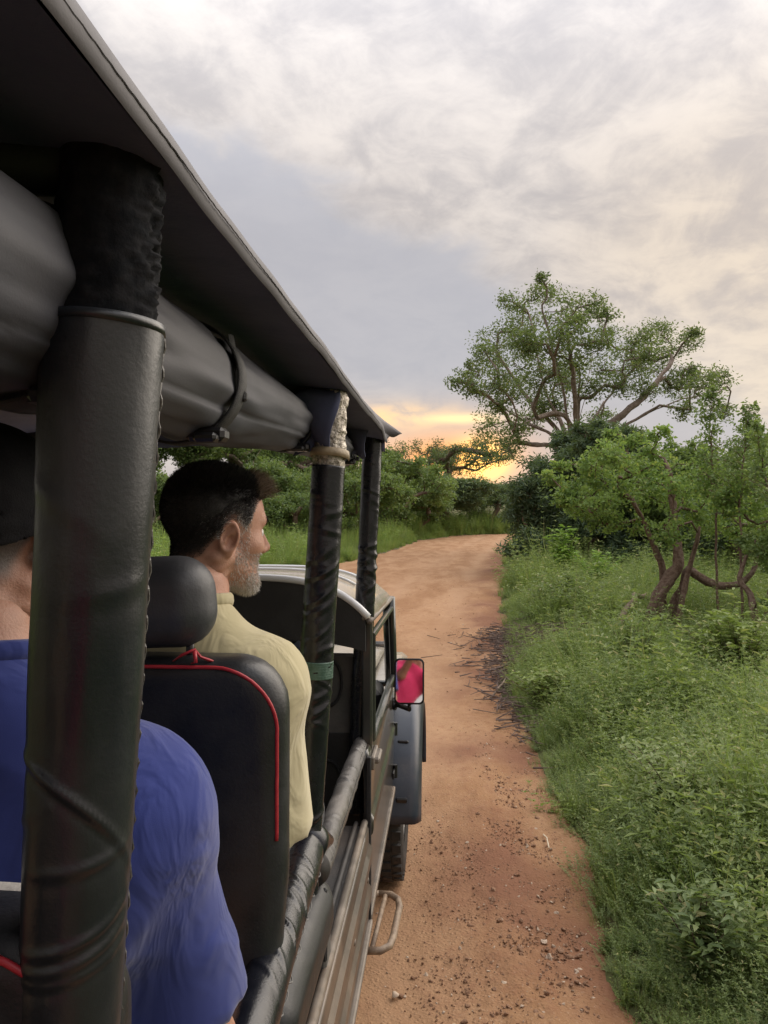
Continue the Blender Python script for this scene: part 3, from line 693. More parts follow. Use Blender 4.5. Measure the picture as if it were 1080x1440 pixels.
# rolled side curtains with straps
def roll_c(yv): return np.interp(yv, [-.8, .6, 1.05, 1.63, 2.5, 2.7], [2.166, 2.166, 2.170, 2.194, 2.210, 2.210]), np.interp(yv, [-.8, .6, 1.05, 1.63, 2.5, 2.7], [.078, .080, .078, .062, .050, .05])
def curtain(sx):
    n, seg = 170, 128; yv = np.linspace(-.9, 2.60, n); zc_, rr = roll_c(yv); fx = (lambda x: x) if sx > 0 else (lambda x: 2*XC-x)
    pts = np.stack([np.full(n, fx(-.345)), yv, zc_], -1); a = np.linspace(0, 2*np.pi, seg, endpoint=False)
    q = np.stack([np.repeat((np.cos(a)*1.2)[None], n, 0), np.repeat((np.sin(a)*1.2)[None], n, 0), np.repeat((yv*2.2)[:, None], seg, 1)], -1)
    d = fbm(q, 1.1, 3, 23)*.010+fbm(q*[2.0, 2.0, .6], 1.6, 3, 29)*.003
    for a0, hgt in ((.62, .0035), (5.6, .002)):
        aa = wrap(a[None]-a0-.10*np.sin(yv*2.3+a0*3)[:, None]); d += hgt*np.where(aa > 0, np.exp(-aa*1.6), 0)-.0012*np.exp(-(aa/.06)**2)
    for ys_ in (.60, .98, 1.62, 2.50): d += .0032*np.exp(-((np.abs(yv-ys_)-.05)/.09)**2)[:, None]*np.sin(a*11+5*ys_+2.0*np.sin(yv*9)[:, None]*.4)[:]*(.4+.6*np.sin(a*3+ys_*7)**2)
    for ys_ in (.60, .98, 1.62, 2.50): d -= .006*np.exp(-((yv-ys_)/.03)**2)[:, None]
    m = MB(); m.tube(pts, rr, seg, True, disp=d); c = obj('rolled_curtain', m, M['canvas_grey'], jeep, True, 'grey canvas side curtain rolled up under the canopy')
    for ys_, wd in ((.60, .06), (.98, .036), (1.62, .03), (2.50, .03)):
        z_, r_ = roll_c(ys_); a = np.linspace(0, 2*np.pi, 48, endpoint=False); m = MB(); v = []
        for (dy_, dr_) in ((-wd/2, .0015), (wd/2, .0015), (wd/2, .0045), (-wd/2, .0045)): v.append(np.stack([fx(-.345)+np.cos(a)*(r_+dr_), np.full(48, ys_+dy_)+.012*np.sin(a), z_+np.sin(a)*(r_+dr_)], -1))
        v = np.concatenate(v); f = [(i*48+k, i*48+(k+1) % 48, ((i+1) % 4)*48+(k+1) % 48, ((i+1) % 4)*48+k) for i in range(4) for k in range(48)]; m.add(v, f); obj('strap', m, M['webbing'], c, True)
        if sx > 0:
            m = MB(); m.box((-.345+.55*r_, ys_-.024, z_-.86*r_-.004), (.05, .030, .018), bev=.005); m.box((-.345+.60*r_, ys_-.042, z_-.90*r_-.006), (.030, .024, .012), bev=.004); obj('buckle', m, M['buckle'], c)
            m = MB(); q0 = np.array([-.345+.80*r_, ys_+.012, z_+.62*r_]); pts = np.array([q0+[0, 0, .015], q0+[.006, .004, -.02], q0+[.010, .002, -.05], q0+[.008, 0, -.066]]); m.tube(pts, .012, 8, True, flat=(1.0, .16)); m.box(pts[-1], (.028, .012, .014), bev=.003); obj('strap_tail', m, M['webbing'], c)
    return c
curtain(1); curtain(-1)
for q in ((445, 600, 1.60), (500, 615, 2.45)):     # loose dark folds of canvas where the roll meets the poles
    c = P(*q); rows = []
    for t in np.linspace(0, 1, 9): rows.append([c+np.array([-.05+.09*s_+.012*math.sin(5*t+s_*4), .02*math.sin(4*t+3*s_), -.06+.11*t+.05*s_*t+.01*math.sin(6*s_)]) for s_ in np.linspace(0, 1, 9)])
    m = MB(); m.grid(np.array(rows)); o = obj('canvas_fold', m, M['canvas_dark'], jeep, True); o.modifiers.new('s', 'SOLIDIFY').thickness = .004

# tub: side panels, ledges, floor
def side(sx):
    f = (lambda x: x) if sx > 0 else (lambda x: 2*XC-x)
    m = MB(); n = 40; yv = np.linspace(-1.3, 2.47, n); pr = [(XR-.004, .985), (XR+.0, .975), (XR+.001, .93), (XR+.012, .915), (XR+.012, .885), (XR+.001, .87), (XR+.001, .80), (XR+.010, .785), (XR+.010, .76), (XR, .745), (XR, .68), (XR-.02, .672)]
    g = np.zeros((n, len(pr), 3))
    for j, (x, z) in enumerate(pr): g[:, j, 0] = f(x); g[:, j, 1] = yv; g[:, j, 2] = z
    m.grid(g); p = obj('tub_side', m, M['body'], jeep, True, 'dusty brown tub side with pressed ribs'); auto_smooth(p, 30); s = p.modifiers.new('s', 'SOLIDIFY'); s.thickness = .004; s.offset = 0
    m = MB(); m.box((f(-.335), .585, .978), (.165, 3.77, .014), bev=.004); obj('tub_ledge', m, M['ledge'], p)
    m = MB(); m.tube([(f(XR-.012), -1.3, .996), (f(XR-.012), 2.47, .996)], .011, 10); obj('edge_strip', m, M['chrome'], p, True, 'pale worn metal strip along the tub edge')
    m = MB(); m.tube([(f(XR-.040), -1.3, .992), (f(XR-.040), 2.47, .992)], .008, 8); obj('edge_bead', m, M['ledge'], p, True)
    m = MB(); m.box((f(XR+.004), .585, .668), (.018, 3.80, .022), bev=.004); obj('sill_lip', m, M['chrome'], p)
    for yb in (.05, .55, 1.05, 1.55, 2.05, 2.4):
        m = MB(); m.sphere((f(XR+.004), yb, .845), (.006, .011, .011), 8, 5); obj('rivet', m, M['chrome'], p, True)
side(1); side(-1)
m = MB(); m.box((XC, .6, .73), (1.36, 3.74, .03)); obj('floor_pan', m, M['dark_in'], jeep)
m = MB(); m.box((XC, -1.30, .84), (1.40, .03, .30), bev=.006); obj('tailgate', m, M['body'], jeep)
m = MB(); q = P(454, 1328, 1.69); m.box((q[0]-.012, q[1], 1.02), (.05, .07, .075), bev=.006); obj('pole_bracket', m, M['grey_in'], jeep)
m = MB(); m.box((XC, 2.0, .60), (1.0, 6.4, .10), bev=.01); m.box((XC, 4.25, .40), (1.2, .09, .09)); m.box((XC, -.15, .40), (1.2, .09, .09)); obj('chassis', m, M['dark_in'], jeep)

# seats
def seat(x0, y0, top_mat=None, dz=0.0, parent=jeep, head=True):
    bx_, hz = .212, .34; zc_ = 1.43+dz
    def f(p):
        q = np.stack([np.abs(p[..., 0]-x0)-(bx_-.085)+.03*np.clip((zc_-p[..., 2])/.4, 0, 1), np.abs(p[..., 2]-zc_)-(hz-.085)], -1)
        d2 = np.linalg.norm(np.maximum(q, 0), axis=-1)+np.minimum(q.max(-1), 0)-.085
        th = .052-.012*np.clip(np.abs(p[..., 0]-x0)/.2, 0, 1)**3
        wv = np.stack([d2+.032, np.abs(p[..., 1]-y0-.06*(1.1+dz-p[..., 2])*-.35)-th+.032], -1)
        return np.linalg.norm(np.maximum(wv, 0), axis=-1)+np.minimum(wv.max(-1), 0)-.032+.002*np.sin(p[..., 2]*40+p[..., 0]*9)*np.clip(.1+(1.5-p[..., 2]), 0, 1)
    st = bpy.data.objects.new('seat', None); COL.objects.link(st); st.parent = parent; st.location = (x0-XC, y0-1.8, 1.0+dz); st.empty_display_size = .1
    v, fc = surface(f, (x0-.25, y0-.13, 1.05+dz), (x0+.25, y0+.14, 1.82+dz), .012)
    bk = obj('backrest', fastmesh('backrest', v, fc, True), M['leather'], st)
    # piping round the back edge
    pts = []
    for s in np.linspace(0, 1, 70):
        r_ = .098; w_ = bx_-.012; zt = zc_+hz-.012; zb = zc_+.06; k = [(-w_, zb), (-w_, zt-r_), 'c1', (w_-r_, zt), 'c2', (w_, zb)]
        Ls = [zt-r_-zb, math.pi/2*r_, 2*(w_-r_), math.pi/2*r_, zt-r_-zb]; d = s*sum(Ls)
        if d < Ls[0]: q = (-w_, zb+d)
        elif d < sum(Ls[:2]): a = (d-Ls[0])/r_; q = (-w_+r_-r_*math.cos(a), zt-r_+r_*math.sin(a))
        elif d < sum(Ls[:3]): q = (-w_+r_+d-sum(Ls[:2]), zt)
        elif d < sum(Ls[:4]): a = (d-sum(Ls[:3]))/r_; q = (w_-r_+r_*math.sin(a), zt-r_+r_*math.cos(a))
        else: q = (w_, zt-r_-(d-sum(Ls[:4])))
        x_ = q[0]-np.sign(q[0])*.03*np.clip((zc_-q[1])/.4, 0, 1)*1.0
        yy = np.linspace(y0-.13, y0+.05, 120); fv = f(np.stack([np.full(120, x0+x_), yy, np.full(120, q[1])], -1)); ii = np.argmax(fv < .001) if (fv < .001).any() else int(np.argmin(fv))
        pts.append((x0+x_, yy[ii], q[1]))
    m = MB(); m.tube(pts, .0030, 8); obj('piping', m, M['piping'], st, True, 'red piping along the seat edge')
    if top_mat:
        def f2(p): return np.maximum(f(p)-.003, -(p[..., 1]-(y0+.012+.06*.35*(p[..., 2]-1.1-dz))))+0*p[..., 0]
        v, fc = surface(lambda p: np.maximum(np.maximum(f2(p), 1.62+dz-p[..., 2]), p[..., 0]-x0-.178), (x0-.25, y0-.13, 1.55+dz), (x0+.25, y0+.14, 1.82+dz), .012); obj('top_bolster', fastmesh('top_bolster', v, fc, True), top_mat, st)
    hd = lambda p: sd_rbox(p, (x0-.006, y0+.012, 1.860+dz), (.096, .058, .074), .058)+.006*np.clip((p[..., 2]-1.86-dz)/.07, -1, 1)+.003*np.sin(p[..., 0]*30+p[..., 2]*22)*.5
    v, fc = surface(hd, (x0-.13, y0-.07, 1.77+dz), (x0+.13, y0+.09, 1.95+dz), .008)
    if head: obj('headrest', fastmesh('headrest', v, fc, True), M['headrest'], st)
    for s in (() if not head else (-.05, .05)): obj('headrest_post', MB().tube([(x0+s, y0+.012, 1.74+dz), (x0+s, y0+.012, 1.81+dz)], .007, 8), M['buckle'], st, True)
    v, fc = surface(lambda p: sd_rbox(p, (x0, y0+.28, 1.12+dz), (.215, .25, .07), .05), (x0-.25, y0, 1.02+dz), (x0+.25, y0+.56, 1.22+dz), .016); obj('cushion', fastmesh('cushion', v, fc, True), M['leather'], st)
    m = MB(); m.box((x0, y0+.26, .90+dz*.6), (.36, .40, .30+dz*.5), bev=.02); obj('seat_base', m, M['dark_in'], st)
    return st
seat(-.462, 1.20); seat(-.462, .57, M['pale_leather'], -.08, head=False)
for x_, y_ in ((2*XC+.462, 1.20), (2*XC+.462, .57), (-.462, -.72), (2*XC+.462, -.72)): seat(x_, y_)
m = MB(); c = np.array([-.392, 1.176, 1.770])
m.tube([c+[-.035, 0, -.004], c+[-.02, -.004, .006], c+[0, 0, .014], c+[.008, .004, .002], c+[.022, .002, -.002], c+[.03, .01, -.006]], [.002, .004, .0045, .0035, .004, .001], 8, flat=(1, .6)); m.tube([c+[0, -.003, .012], c+[.004, -.008, -.004], c+[-.004, -.006, -.006]], [.0035, .003, .001], 7)
tag(obj('knotted_cloth', m, M['piping'], None, True), 'small knotted red cloth tied under the headrest of the tan shirted man', 'cloth')

# front cab
cab = obj('cab_roof', MB().grid(np.array([[(x, yv-.0, 1.632+.145*(1-abs((x-XC)/.72)**6)-.05*((yv-2.6)/1.0)**2*.8) for x in np.linspace(XL, XR, 41)] for yv in np.linspace(2.58, 3.62, 20)])), M['cab_roof'], jeep, True, 'cream cab roof with pale trim')
s_ = cab.modifiers.new('s', 'SOLIDIFY'); s_.thickness = .012
rx_ = np.linspace(XL+.01, XR-.01, 50); m = MB(); m.tube(np.stack([rx_, np.full(50, 2.575), 1.634+.145*(1-np.abs((rx_-XC)/.72)**6)], -1), .0125, 10); obj('rear_trim', m, M['white_trim'], cab, True)
for k, yv in enumerate((2.95, 3.3)): m = MB(); m.tube(np.stack([rx_[3:-3], np.full(44, yv), 1.640+.145*(1-np.abs((rx_[3:-3]-XC)/.72)**6)-.04*((yv-2.6))**2], -1), .006, 6); obj('roof_rib', m, M['white_trim'], cab, True)
m = MB(); m.grid(np.array([[(x, 2.592, 1.622+.145*(1-abs((x-XC)/.72)**6)-t*(.10+.10*(1-abs((x-XC)/.72)**6))) for x in np.linspace(XL+.02, XR-.02, 30)] for t in (0, .5, 1)])); o = obj('cab_header', m, M['dark_in'], cab); o.modifiers.new('s', 'SOLIDIFY').thickness = .02
for x_ in (XR-.006, XL+.006):
    sx = 1 if x_ > XC else -1
    m = MB(); m.tube([(x_, 2.57, 1.632), (x_, 3.62, 1.594)], .010, 8); m.tube([(x_-.02*sx, 2.57, 1.642), (x_-.02*sx, 3.62, 1.602)], .007, 8); obj('roof_gutter', m, M['chrome'], cab, True)
    m = MB(); m.box((x_-.012*sx, 2.62, 1.40), (.035, .05, .46), bev=.006); obj('cab_pillar', m, M['green_paint'], jeep)
    m = MB(); m.tube([(x_-.012*sx, 3.60, 1.60), (x_-.006*sx, 3.70, 1.16)], .020, 8, flat=(1, 1.5)); obj('cab_pillar', m, M['green_paint'], jeep, True)
    d = MB(); g = np.zeros((24, 9, 3)); pz = [(-.02, 1.215), (-.006, 1.21), (.0, 1.195), (.004, 1.12), (.004, 1.0), (.014, .985), (.014, .95), (.004, .935), (.0, .69)]
    for j, (ox, z) in enumerate(pz): g[:, j, 0] = x_+ox*sx+.004*sx; g[:, j, 1] = np.linspace(2.50, 3.66, 24); g[:, j, 2] = z
    d.grid(g); dr = obj('door', d, M['green_paint'], jeep, True); auto_smooth(dr, 30); q = dr.modifiers.new('s', 'SOLIDIFY'); q.thickness = .02; q.offset = -sx
    m = MB(); ring = [(x_+.0*sx, 2.66, 1.21), (x_, 2.66, 1.57), (x_, 3.57, 1.55), (x_+.004*sx, 3.66, 1.22), (x_, 3.3, 1.212), (x_, 2.9, 1.212)]; m.tube(ring, .013, 8, closed=True); obj('window_frame', m, M['green_paint'], dr)
    m = MB(); m.box((x_+.022*sx, 2.62, 1.165), (.026, .11, .022), bev=.006); m.box((x_+.012*sx, 2.62, 1.160), (.014, .14, .045), bev=.004); obj('handle', m, M['chrome'], dr)
    for z in (.97, .77): m = MB(); m.tube([(x_+.016*sx, 3.64, z-.03), (x_+.016*sx, 3.64, z+.03)], .011, 8); m.box((x_+.012*sx, 3.60, z), (.008, .08, .03), bev=.002); obj('hinge', m, M['buckle'], dr)
    m = MB(); m.box((x_+.004*sx, 3.08, .675), (.022, 1.18, .028), bev=.004); obj('sill_strip', m, M['chrome'], dr)
    m = MB(); m.box((x_+.006*sx, 2.485, .93), (.016, .016, .55), bev=.003); obj('door_seal', m, M['webbing'], dr)
# bulkhead, dash, windscreen
m = MB(); m.box((-.43, 2.70, 1.22), (.28, .025, .56), bev=.01); bkd = obj('cab_bulkhead', m, M['grey_in'], jeep)
for z in (1.40, 1.04):
    m = MB(); a = np.linspace(0, 2*np.pi, 24, endpoint=False); m.tube(np.stack([-.415+.05*np.cos(a), np.full(24, 2.682), z+.085*np.sin(a)], -1), .006, 6, closed=True); obj('pull_loop', m, M['webbing'], bkd, True)
m = MB(); m.box((XC, 2.70, .98), (1.36, .03, .50), bev=.01); obj('cab_back_wall', m, M['dark_in'], jeep)
m = MB(); m.box((XC, 3.52, 1.13), (1.36, .22, .16), bev=.03); obj('dashboard', m, M['dark_in'], jeep)
m = MB(); a = np.linspace(0, 2*np.pi, 32, endpoint=False); m.tube(np.stack([-.62+.18*np.cos(a), 3.34+.05*np.sin(a), 1.22+.17*np.sin(a)], -1), .013, 8, closed=True); m.tube([(-.62, 3.34, 1.22), (-.62, 3.5, 1.12)], .02, 8); m.tube([(-.79, 3.34, 1.22), (-.45, 3.34, 1.22)], .01, 6); obj('steering_wheel', m, M['buckle'], jeep, True)
gm, gt = mat('clear_glass'); gt.n('ShaderNodeOutputMaterial', {0: gt.n('ShaderNodeMixShader', {0: .08, 1: gt.n('ShaderNodeBsdfTransparent').outputs[0], 2: gt.n('ShaderNodeBsdfGlossy', {'Roughness': .02}).outputs[0]}).outputs[0]})
m = MB(); m.add([(XL+.04, 3.70, 1.18), (XR-.04, 3.70, 1.18), (XR-.04, 3.61, 1.60), (XL+.04, 3.61, 1.60)], [(0, 1, 2, 3)]); ws = obj('windscreen', m, gm, jeep)
m = MB(); m.tube([(XL+.03, 3.705, 1.17), (XR-.03, 3.705, 1.17), (XR-.03, 3.605, 1.605), (XL+.03, 3.605, 1.605)], .016, 8, closed=True); obj('windscreen_frame', m, M['green_paint'], ws)
for x_ in (-.60, 2*XC+.60): seat(x_, 2.86, None, -.40)
m = MB(); c = P(414, 908, 2.60); v = np.array([[(c[0]-.05+.11*i/8+.006*math.sin(j*1.3), c[1]+.04*math.sin(i*.6), c[2]-.07+.012*math.sin(i*1.1+j)+.03*math.sin(i/8*3.1)+(.05*j/8)) for i in range(9)] for j in range(9)]); m.grid(v); m.box((c[0], c[1]+.02, c[2]-.10), (.12, .12, .06), bev=.02)
bag = obj('folded_cloth', m, simple('pale_blue_cloth', (.22, .26, .38), (.30, .34, .46), .9, 12, .4, 400), None, True); tag(bag, 'small folded pale blue cloth lying behind the cab back wall', 'cloth')
for x_ in (-.66, -1.28): m = MB(); m.box((x_, 2.60, 1.26), (.30, .14, .55), bev=.02); obj('cab_partition', m, M['dark_in'], jeep)
# bonnet, wings, grille
m = MB(); m.grid(np.array([[(x, yv, 1.10-.05*((yv-3.72)/1.7)+.03*(1-abs((x-XC)/.55)**2.5)) for x in np.linspace(XC-.55, XC+.55, 21)] for yv in np.linspace(3.72, 5.35, 14)])); o = obj('bonnet', m, M['cab_roof'], jeep, True); o.modifiers.new('s', 'SOLIDIFY').thickness = .02
m = MB(); m.box((XC, 4.55, .86), (1.06, 1.62, .40), bev=.03); obj('engine_bay', m, M['green_paint'], jeep)
m = MB(); m.box((XC, 5.38, .86), (1.10, .05, .46), bev=.015); gr = obj('grille', m, M['green_paint'], jeep)
for k in range(7): m = MB(); m.box((XC-.27+.09*k, 5.41, .88), (.03, .02, .28), bev=.005); obj('grille_slot', m, M['buckle'], gr)
for s in (-1, 1): m = MB(); m.lathe([(0, 0.001), (.012, .08), (.02, .095), (-.03, .098)], (XC+s*.42, 5.41, .90), 1, 28); obj('headlight', m, M['white_trim'], jeep, True)
m = MB(); m.box((XC, 5.52, .60), (1.5, .12, .14), bev=.02); obj('front_bumper', m, M['buckle'], jeep)
def flare(sx):
    f = (lambda x: x) if sx > 0 else (lambda x: 2*XC-x)
    wy, wz = 4.27, .42
    m = MB(); n, k = 40, 12; g = np.zeros((n, k, 3)); th = np.linspace(rad(7), rad(174), n)      # from low behind the wheel over the top
    for i, t in enumerate(th):
        R_ = .555+.02*math.sin(t); ct, st_ = -math.cos(t), math.sin(t)
        for j, s in enumerate(np.linspace(0, 1, k)):
            x = -.285+.165*s; rr = R_-.010*s-.075*max(0, (s-.72)/.28)**2.2
            z = wz+st_*rr*1.03; y = wy+ct*rr*.98
            g[i, j] = (f(x), y-.03*(1-st_), z)
    m.grid(g); o = obj('wheel_flare', m, M['flare'], jeep, True, 'slate blue plastic wheel arch flare'); q = o.modifiers.new('s', 'SOLIDIFY'); q.thickness = .022
    for t in (rad(18), rad(46)):
        rr = .556; c = np.array([f(-.215), wy-math.cos(t)*rr*.98-.03*(1-math.sin(t)), wz+math.sin(t)*rr*1.03]); nrm_ = np.array([0, -math.cos(t), math.sin(t)])
        R_ = np.array([[1, 0, 0], [0, math.sin(t), -math.cos(t)], [0, math.cos(t), math.sin(t)]]).T
        m = MB(); m.box(c+nrm_*.004, (.055, .03, .016), R_, .006); obj('flare_recess', m, M['buckle'], o)
    # wing panel inside the flare
    m = MB(); m.grid(np.array([[(f(x), 3.70+1.6*t, 1.03+.02*math.sin(t*3)-(.03 if x > -.28 else 0)) for x in (XC+.53, -.38, -.30, -.262)] for t in np.linspace(0, 1, 12)])); w_ = obj('wing', m, M['cab_roof'], jeep, True); w_.modifiers.new('s', 'SOLIDIFY').thickness = .02
    m = MB(); m.grid(np.array([[(f(-.262), 3.70+.10*t, z) for t in (0, 1)] for z in (.66, .84, 1.03)])); o2 = obj('wing_side', m, M['green_paint'], jeep); o2.modifiers.new('s', 'SOLIDIFY').thickness = .015
flare(1); flare(-1)
def wheel(x, y, sx):
    R_ = .415; c = (x, y, R_-.012); wt = thing_part('wheel', (x, y, R_))
    m = MB(); w_ = .115; m.lathe([(-w_*.9, .24), (-w_*1.02, .30), (-w_*.98, .36), (-w_*.8, .400), (-w_*.3, R_-.004), (w_*.3, R_-.004), (w_*.8, .400), (w_*.98, .36), (w_*1.02, .30), (w_*.9, .24)], c, 0, 56); ty = obj('tyre', m, M['rubber'], wt, True)
    m = MB()
    for k in range(36):
        a = k*2*math.pi/36
        for j, ox in enumerate((-.085, -.03, .03, .085)):
            aa = a+(.09 if j % 2 else 0); R3 = np.array([[1, 0, 0], [0, math.cos(aa), -math.sin(aa)], [0, math.sin(aa), math.cos(aa)]])
            m.box(np.array(c)+R3@np.array([ox, 0, R_-.003-(.008 if abs(ox) > .05 else 0)]), (.046, .044, .016), R3)
    obj('tread', m, M['rubber'], ty)
    m = MB(); s = sx; m.lathe([(s*.10, .245), (s*.085, .22), (s*.03, .20), (s*.02, .12), (s*.05, .10), (s*.06, .05), (s*.075, .045), (s*.075, .001)], c, 0, 40); obj('rim', m, M['rim'], wt, True)
def thing_part(name, loc):
    e = bpy.data.objects.new(name, None); COL.objects.link(e); e.parent = jeep; e.location = Vector(loc)-jeep.location; e.empty_display_size = .1; return e
for sx, x in ((1, -.335), (-1, 2*XC+.335)): wheel(x, 4.27, sx); wheel(x, -.15, sx)
# step loop
q = lambda px, py, z: P(px, py, (CAM_H-z)*1080/(py-720)*1.0)
zs = .56; A, B, C_, D = [P(px, py, 1) for px, py in ((515, 1335), (552, 1336), (562, 1275), (536, 1258))]
def atz(px, py, z): d = P(px, py, 1)-[0, 0, CAM_H]; return np.array([0, 0, CAM_H])+d*((CAM_H-z)/-d[2])
pp = [atz(512, 1337, zs), atz(535, 1337, zs), atz(548, 1330, zs), atz(553, 1318, zs), atz(562, 1275, zs), atz(560, 1265, zs), atz(550, 1258, zs), atz(533, 1257, zs)]
m = MB(); m.tube(pp, .0125, 10); m.tube([atz(523, 1334, zs), atz(542, 1260, zs)], .009, 8)
m.tube([pp[0], pp[0]+[-.06, 0, .0], pp[0]+[-.07, 0, .12]], .0125, 8); m.tube([pp[-1], pp[-1]+[-.07, 0, 0], pp[-1]+[-.08, 0, .12]], .0125, 8); obj('step_loop', m, M['steel_tube'], jeep, True, 'bent tube step on the body side')
# wing mirror
mc = P(575.5, 958, 3.48); tgt = np.array([-.135, -.42, 1.66]); camp = np.array([0, 0, CAM_H])
nm = nrm(nrm(camp-mc)+nrm(tgt-mc)); sx_ = nrm(np.cross([0, 0, 1], nm)); up_ = np.cross(nm, sx_); Rm = np.stack([sx_, nm, up_], 1)
def rrect(w_, h_, r_, n=6):
    o = []
    for cx, cz, a0 in ((w_-r_, h_-r_, 0), (-w_+r_, h_-r_, 90), (-w_+r_, -h_+r_, 180), (w_-r_, -h_+r_, 270)):
        for k in range(n+1): a = rad(a0+90*k/n); o.append((cx+r_*math.cos(a), cz+r_*math.sin(a)))
    return np.array(o)
def plate(layers):
    m = MB(); V = []; 
    for (w_, h_, r_, yv) in layers: p_ = rrect(w_, h_, r_); V.append(np.stack([p_[:, 0], np.full(len(p_), yv), p_[:, 1]], -1))
    k = len(V[0]); f = [(i*k+j, i*k+(j+1) % k, (i+1)*k+(j+1) % k, (i+1)*k+j) for i in range(len(V)-1) for j in range(k)]; f.append(list(range(k))[::-1]); f.append([(len(V)-1)*k+j for j in range(k)])
    m.add(np.concatenate(V)@Rm.T+mc, f); return m
mir_e = thing_part('wing_mirror', tuple(mc))
o = obj('mirror_housing', plate([(.050, .080, .02, -.045), (.064, .098, .024, -.03), (.068, .102, .024, -.004), (.068, .102, .024, .004), (.064, .098, .022, .006), (.062, .096, .020, .002)]), M['buckle'], mir_e, True); auto_smooth(o, 35)
gm2, g2 = mat('mirror_glass'); g2.n('ShaderNodeOutputMaterial', {0: g2.n('ShaderNodeBsdfPrincipled', {'Base Color': (.86, .86, .86), 'Metallic': 1.0, 'Roughness': .03}).outputs[0]})
obj('mirror_glass', plate([(.060, .094, .018, .0045), (.060, .094, .018, .0052)]), gm2, mir_e)
m = MB(); m.tube([mc-up_*.10-nm*.02, mc-up_*.125-nm*.02, np.array([XR+.01, 3.60, 1.10])], [.010, .012, .012], 8); m.box((XR+.012, 3.60, 1.10), (.02, .06, .05), bev=.005); obj('mirror_arm', m, M['buckle'], mir_e, True)
# ------------------------------------------------------------------ people
def rotz(a): c, s = math.cos(a), math.sin(a); return np.array([[c, -s, 0], [s, c, 0], [0, 0, 1.0]])
def rotx(a): c, s = math.cos(a), math.sin(a); return np.array([[1, 0, 0], [0, c, -s], [0, s, c]])
def roty(a): c, s = math.cos(a), math.sin(a); return np.array([[c, 0, s], [0, 1, 0], [-s, 0, c]])
EARS = []
def head_sdf(p):
    """head space: face +Y, right +X, origin between the ears"""
    ax = np.abs(p[..., 0]); q = np.concatenate([ax[..., None], p[..., 1:]], -1)
    d = sd_ell(p, (0, -.012, .045), (.0765, .0985, .083))
    d = smin(d, sd_ell(p, (0, .036, .030), (.064, .062, .075)), .03)
    d = smin(d, sd_ell(p, (0, .040, -.035), (.056, .055, .070)), .03)
    d = smin(d, sd_cone(q, (.058, -.005, -.045), (.022, .072, -.098), .017, .018), .035)       # jaw line
    d = smin(d, sd_ell(p, (0, .082, -.100), (.024, .020, .019)), .02)
    d = smin(d, sd_ell(q, (.044, .062, -.022), (.022, .024, .020)), .025)
    d = smin(d, sd_cone(q, (.0, .091, .028), (.040, .080, .030), .011, .011), .016)             # brow
    d = smax(d, -sd_ell(q, (.033, .100, .006), (.021, .020, .013)), .012)
    d = smin(d, sd_ell(q, (.032, .078, .004), (.0135, .0135, .0125)), .004)
    d = smin(d, sd_cone(p, (0, .094, .016), (0, .118, -.026), .0075, .0115), .012)              # nose
    d = smin(d, sd_ell(q, (.012, .104, -.032), (.009, .012, .008)), .008)
    d = smax(d, -sd_ell(q, (.007, .110, -.041), (.0035, .005, .003)), .003)
    d = smin(d, sd_cone(q, (0, .097, -.060), (.019, .090, -.063), .0065, .004), .007)
    d = smin(d, sd_cone(q, (0, .095, -.073), (.016, .089, -.071), .0075, .004), .007)
    d = smax(d, -sd_cone(q, (0, .105, -.0665), (.022, .094, -.067), .0016, .001), .003)
    # neck with the two cords
    d = smin(d, sd_cone(p, (0, -.028, -.055), (0, -.052, -.24), .056, .062), .03)
    d = smin(d, sd_cone(q, (.060, -.022, -.055), (.022, .012, -.22), .014, .015), .022)
    # nape folds
    nk = np.clip((-.03-p[..., 2])/.04, 0, 1)*np.clip((-.20-p[..., 2])/-.04, 0, 1)
    d = d+.0016*nk*np.sin((p[..., 2]*.8+ax*.9-p[..., 1]*.55)*230)*np.clip((.03-p[..., 1])/.05, 0, 1)
    # ear: plate, rim, bowl
    e = p.copy(); e[..., 0] = ax
    Re = rotz(rad(-22)).T
    ex = (e-np.array([.0775, -.008, -.006], np.float32)) @ np.asarray(Re.T, np.float32)
    ex = ex @ np.asarray(rotx(rad(-10)), np.float32)
    rim = np.sqrt((np.sqrt((ex[..., 1]/.62)**2+(ex[..., 2]+.12*ex[..., 1])**2)-.0275)**2+(ex[..., 0]-.006)**2)-.0052
    plate = sd_ell(ex, (.001, 0, 0), (.0055, .018, .029)); lobe = sd_ell(ex, (.003, .007, -.029), (.0055, .0085, .011))
    inner = sd_cone(ex, (.006, .006, .016), (.006, -.006, -.012), .0038, .004)
    ear = smin(smin(rim, plate, .005), smin(lobe, inner, .004), .006)
    ear = smax(ear, -sd_ell(ex, (.010, .004, -.006), (.009, .008, .012)), .004)
    return smin(d, ear, .007)
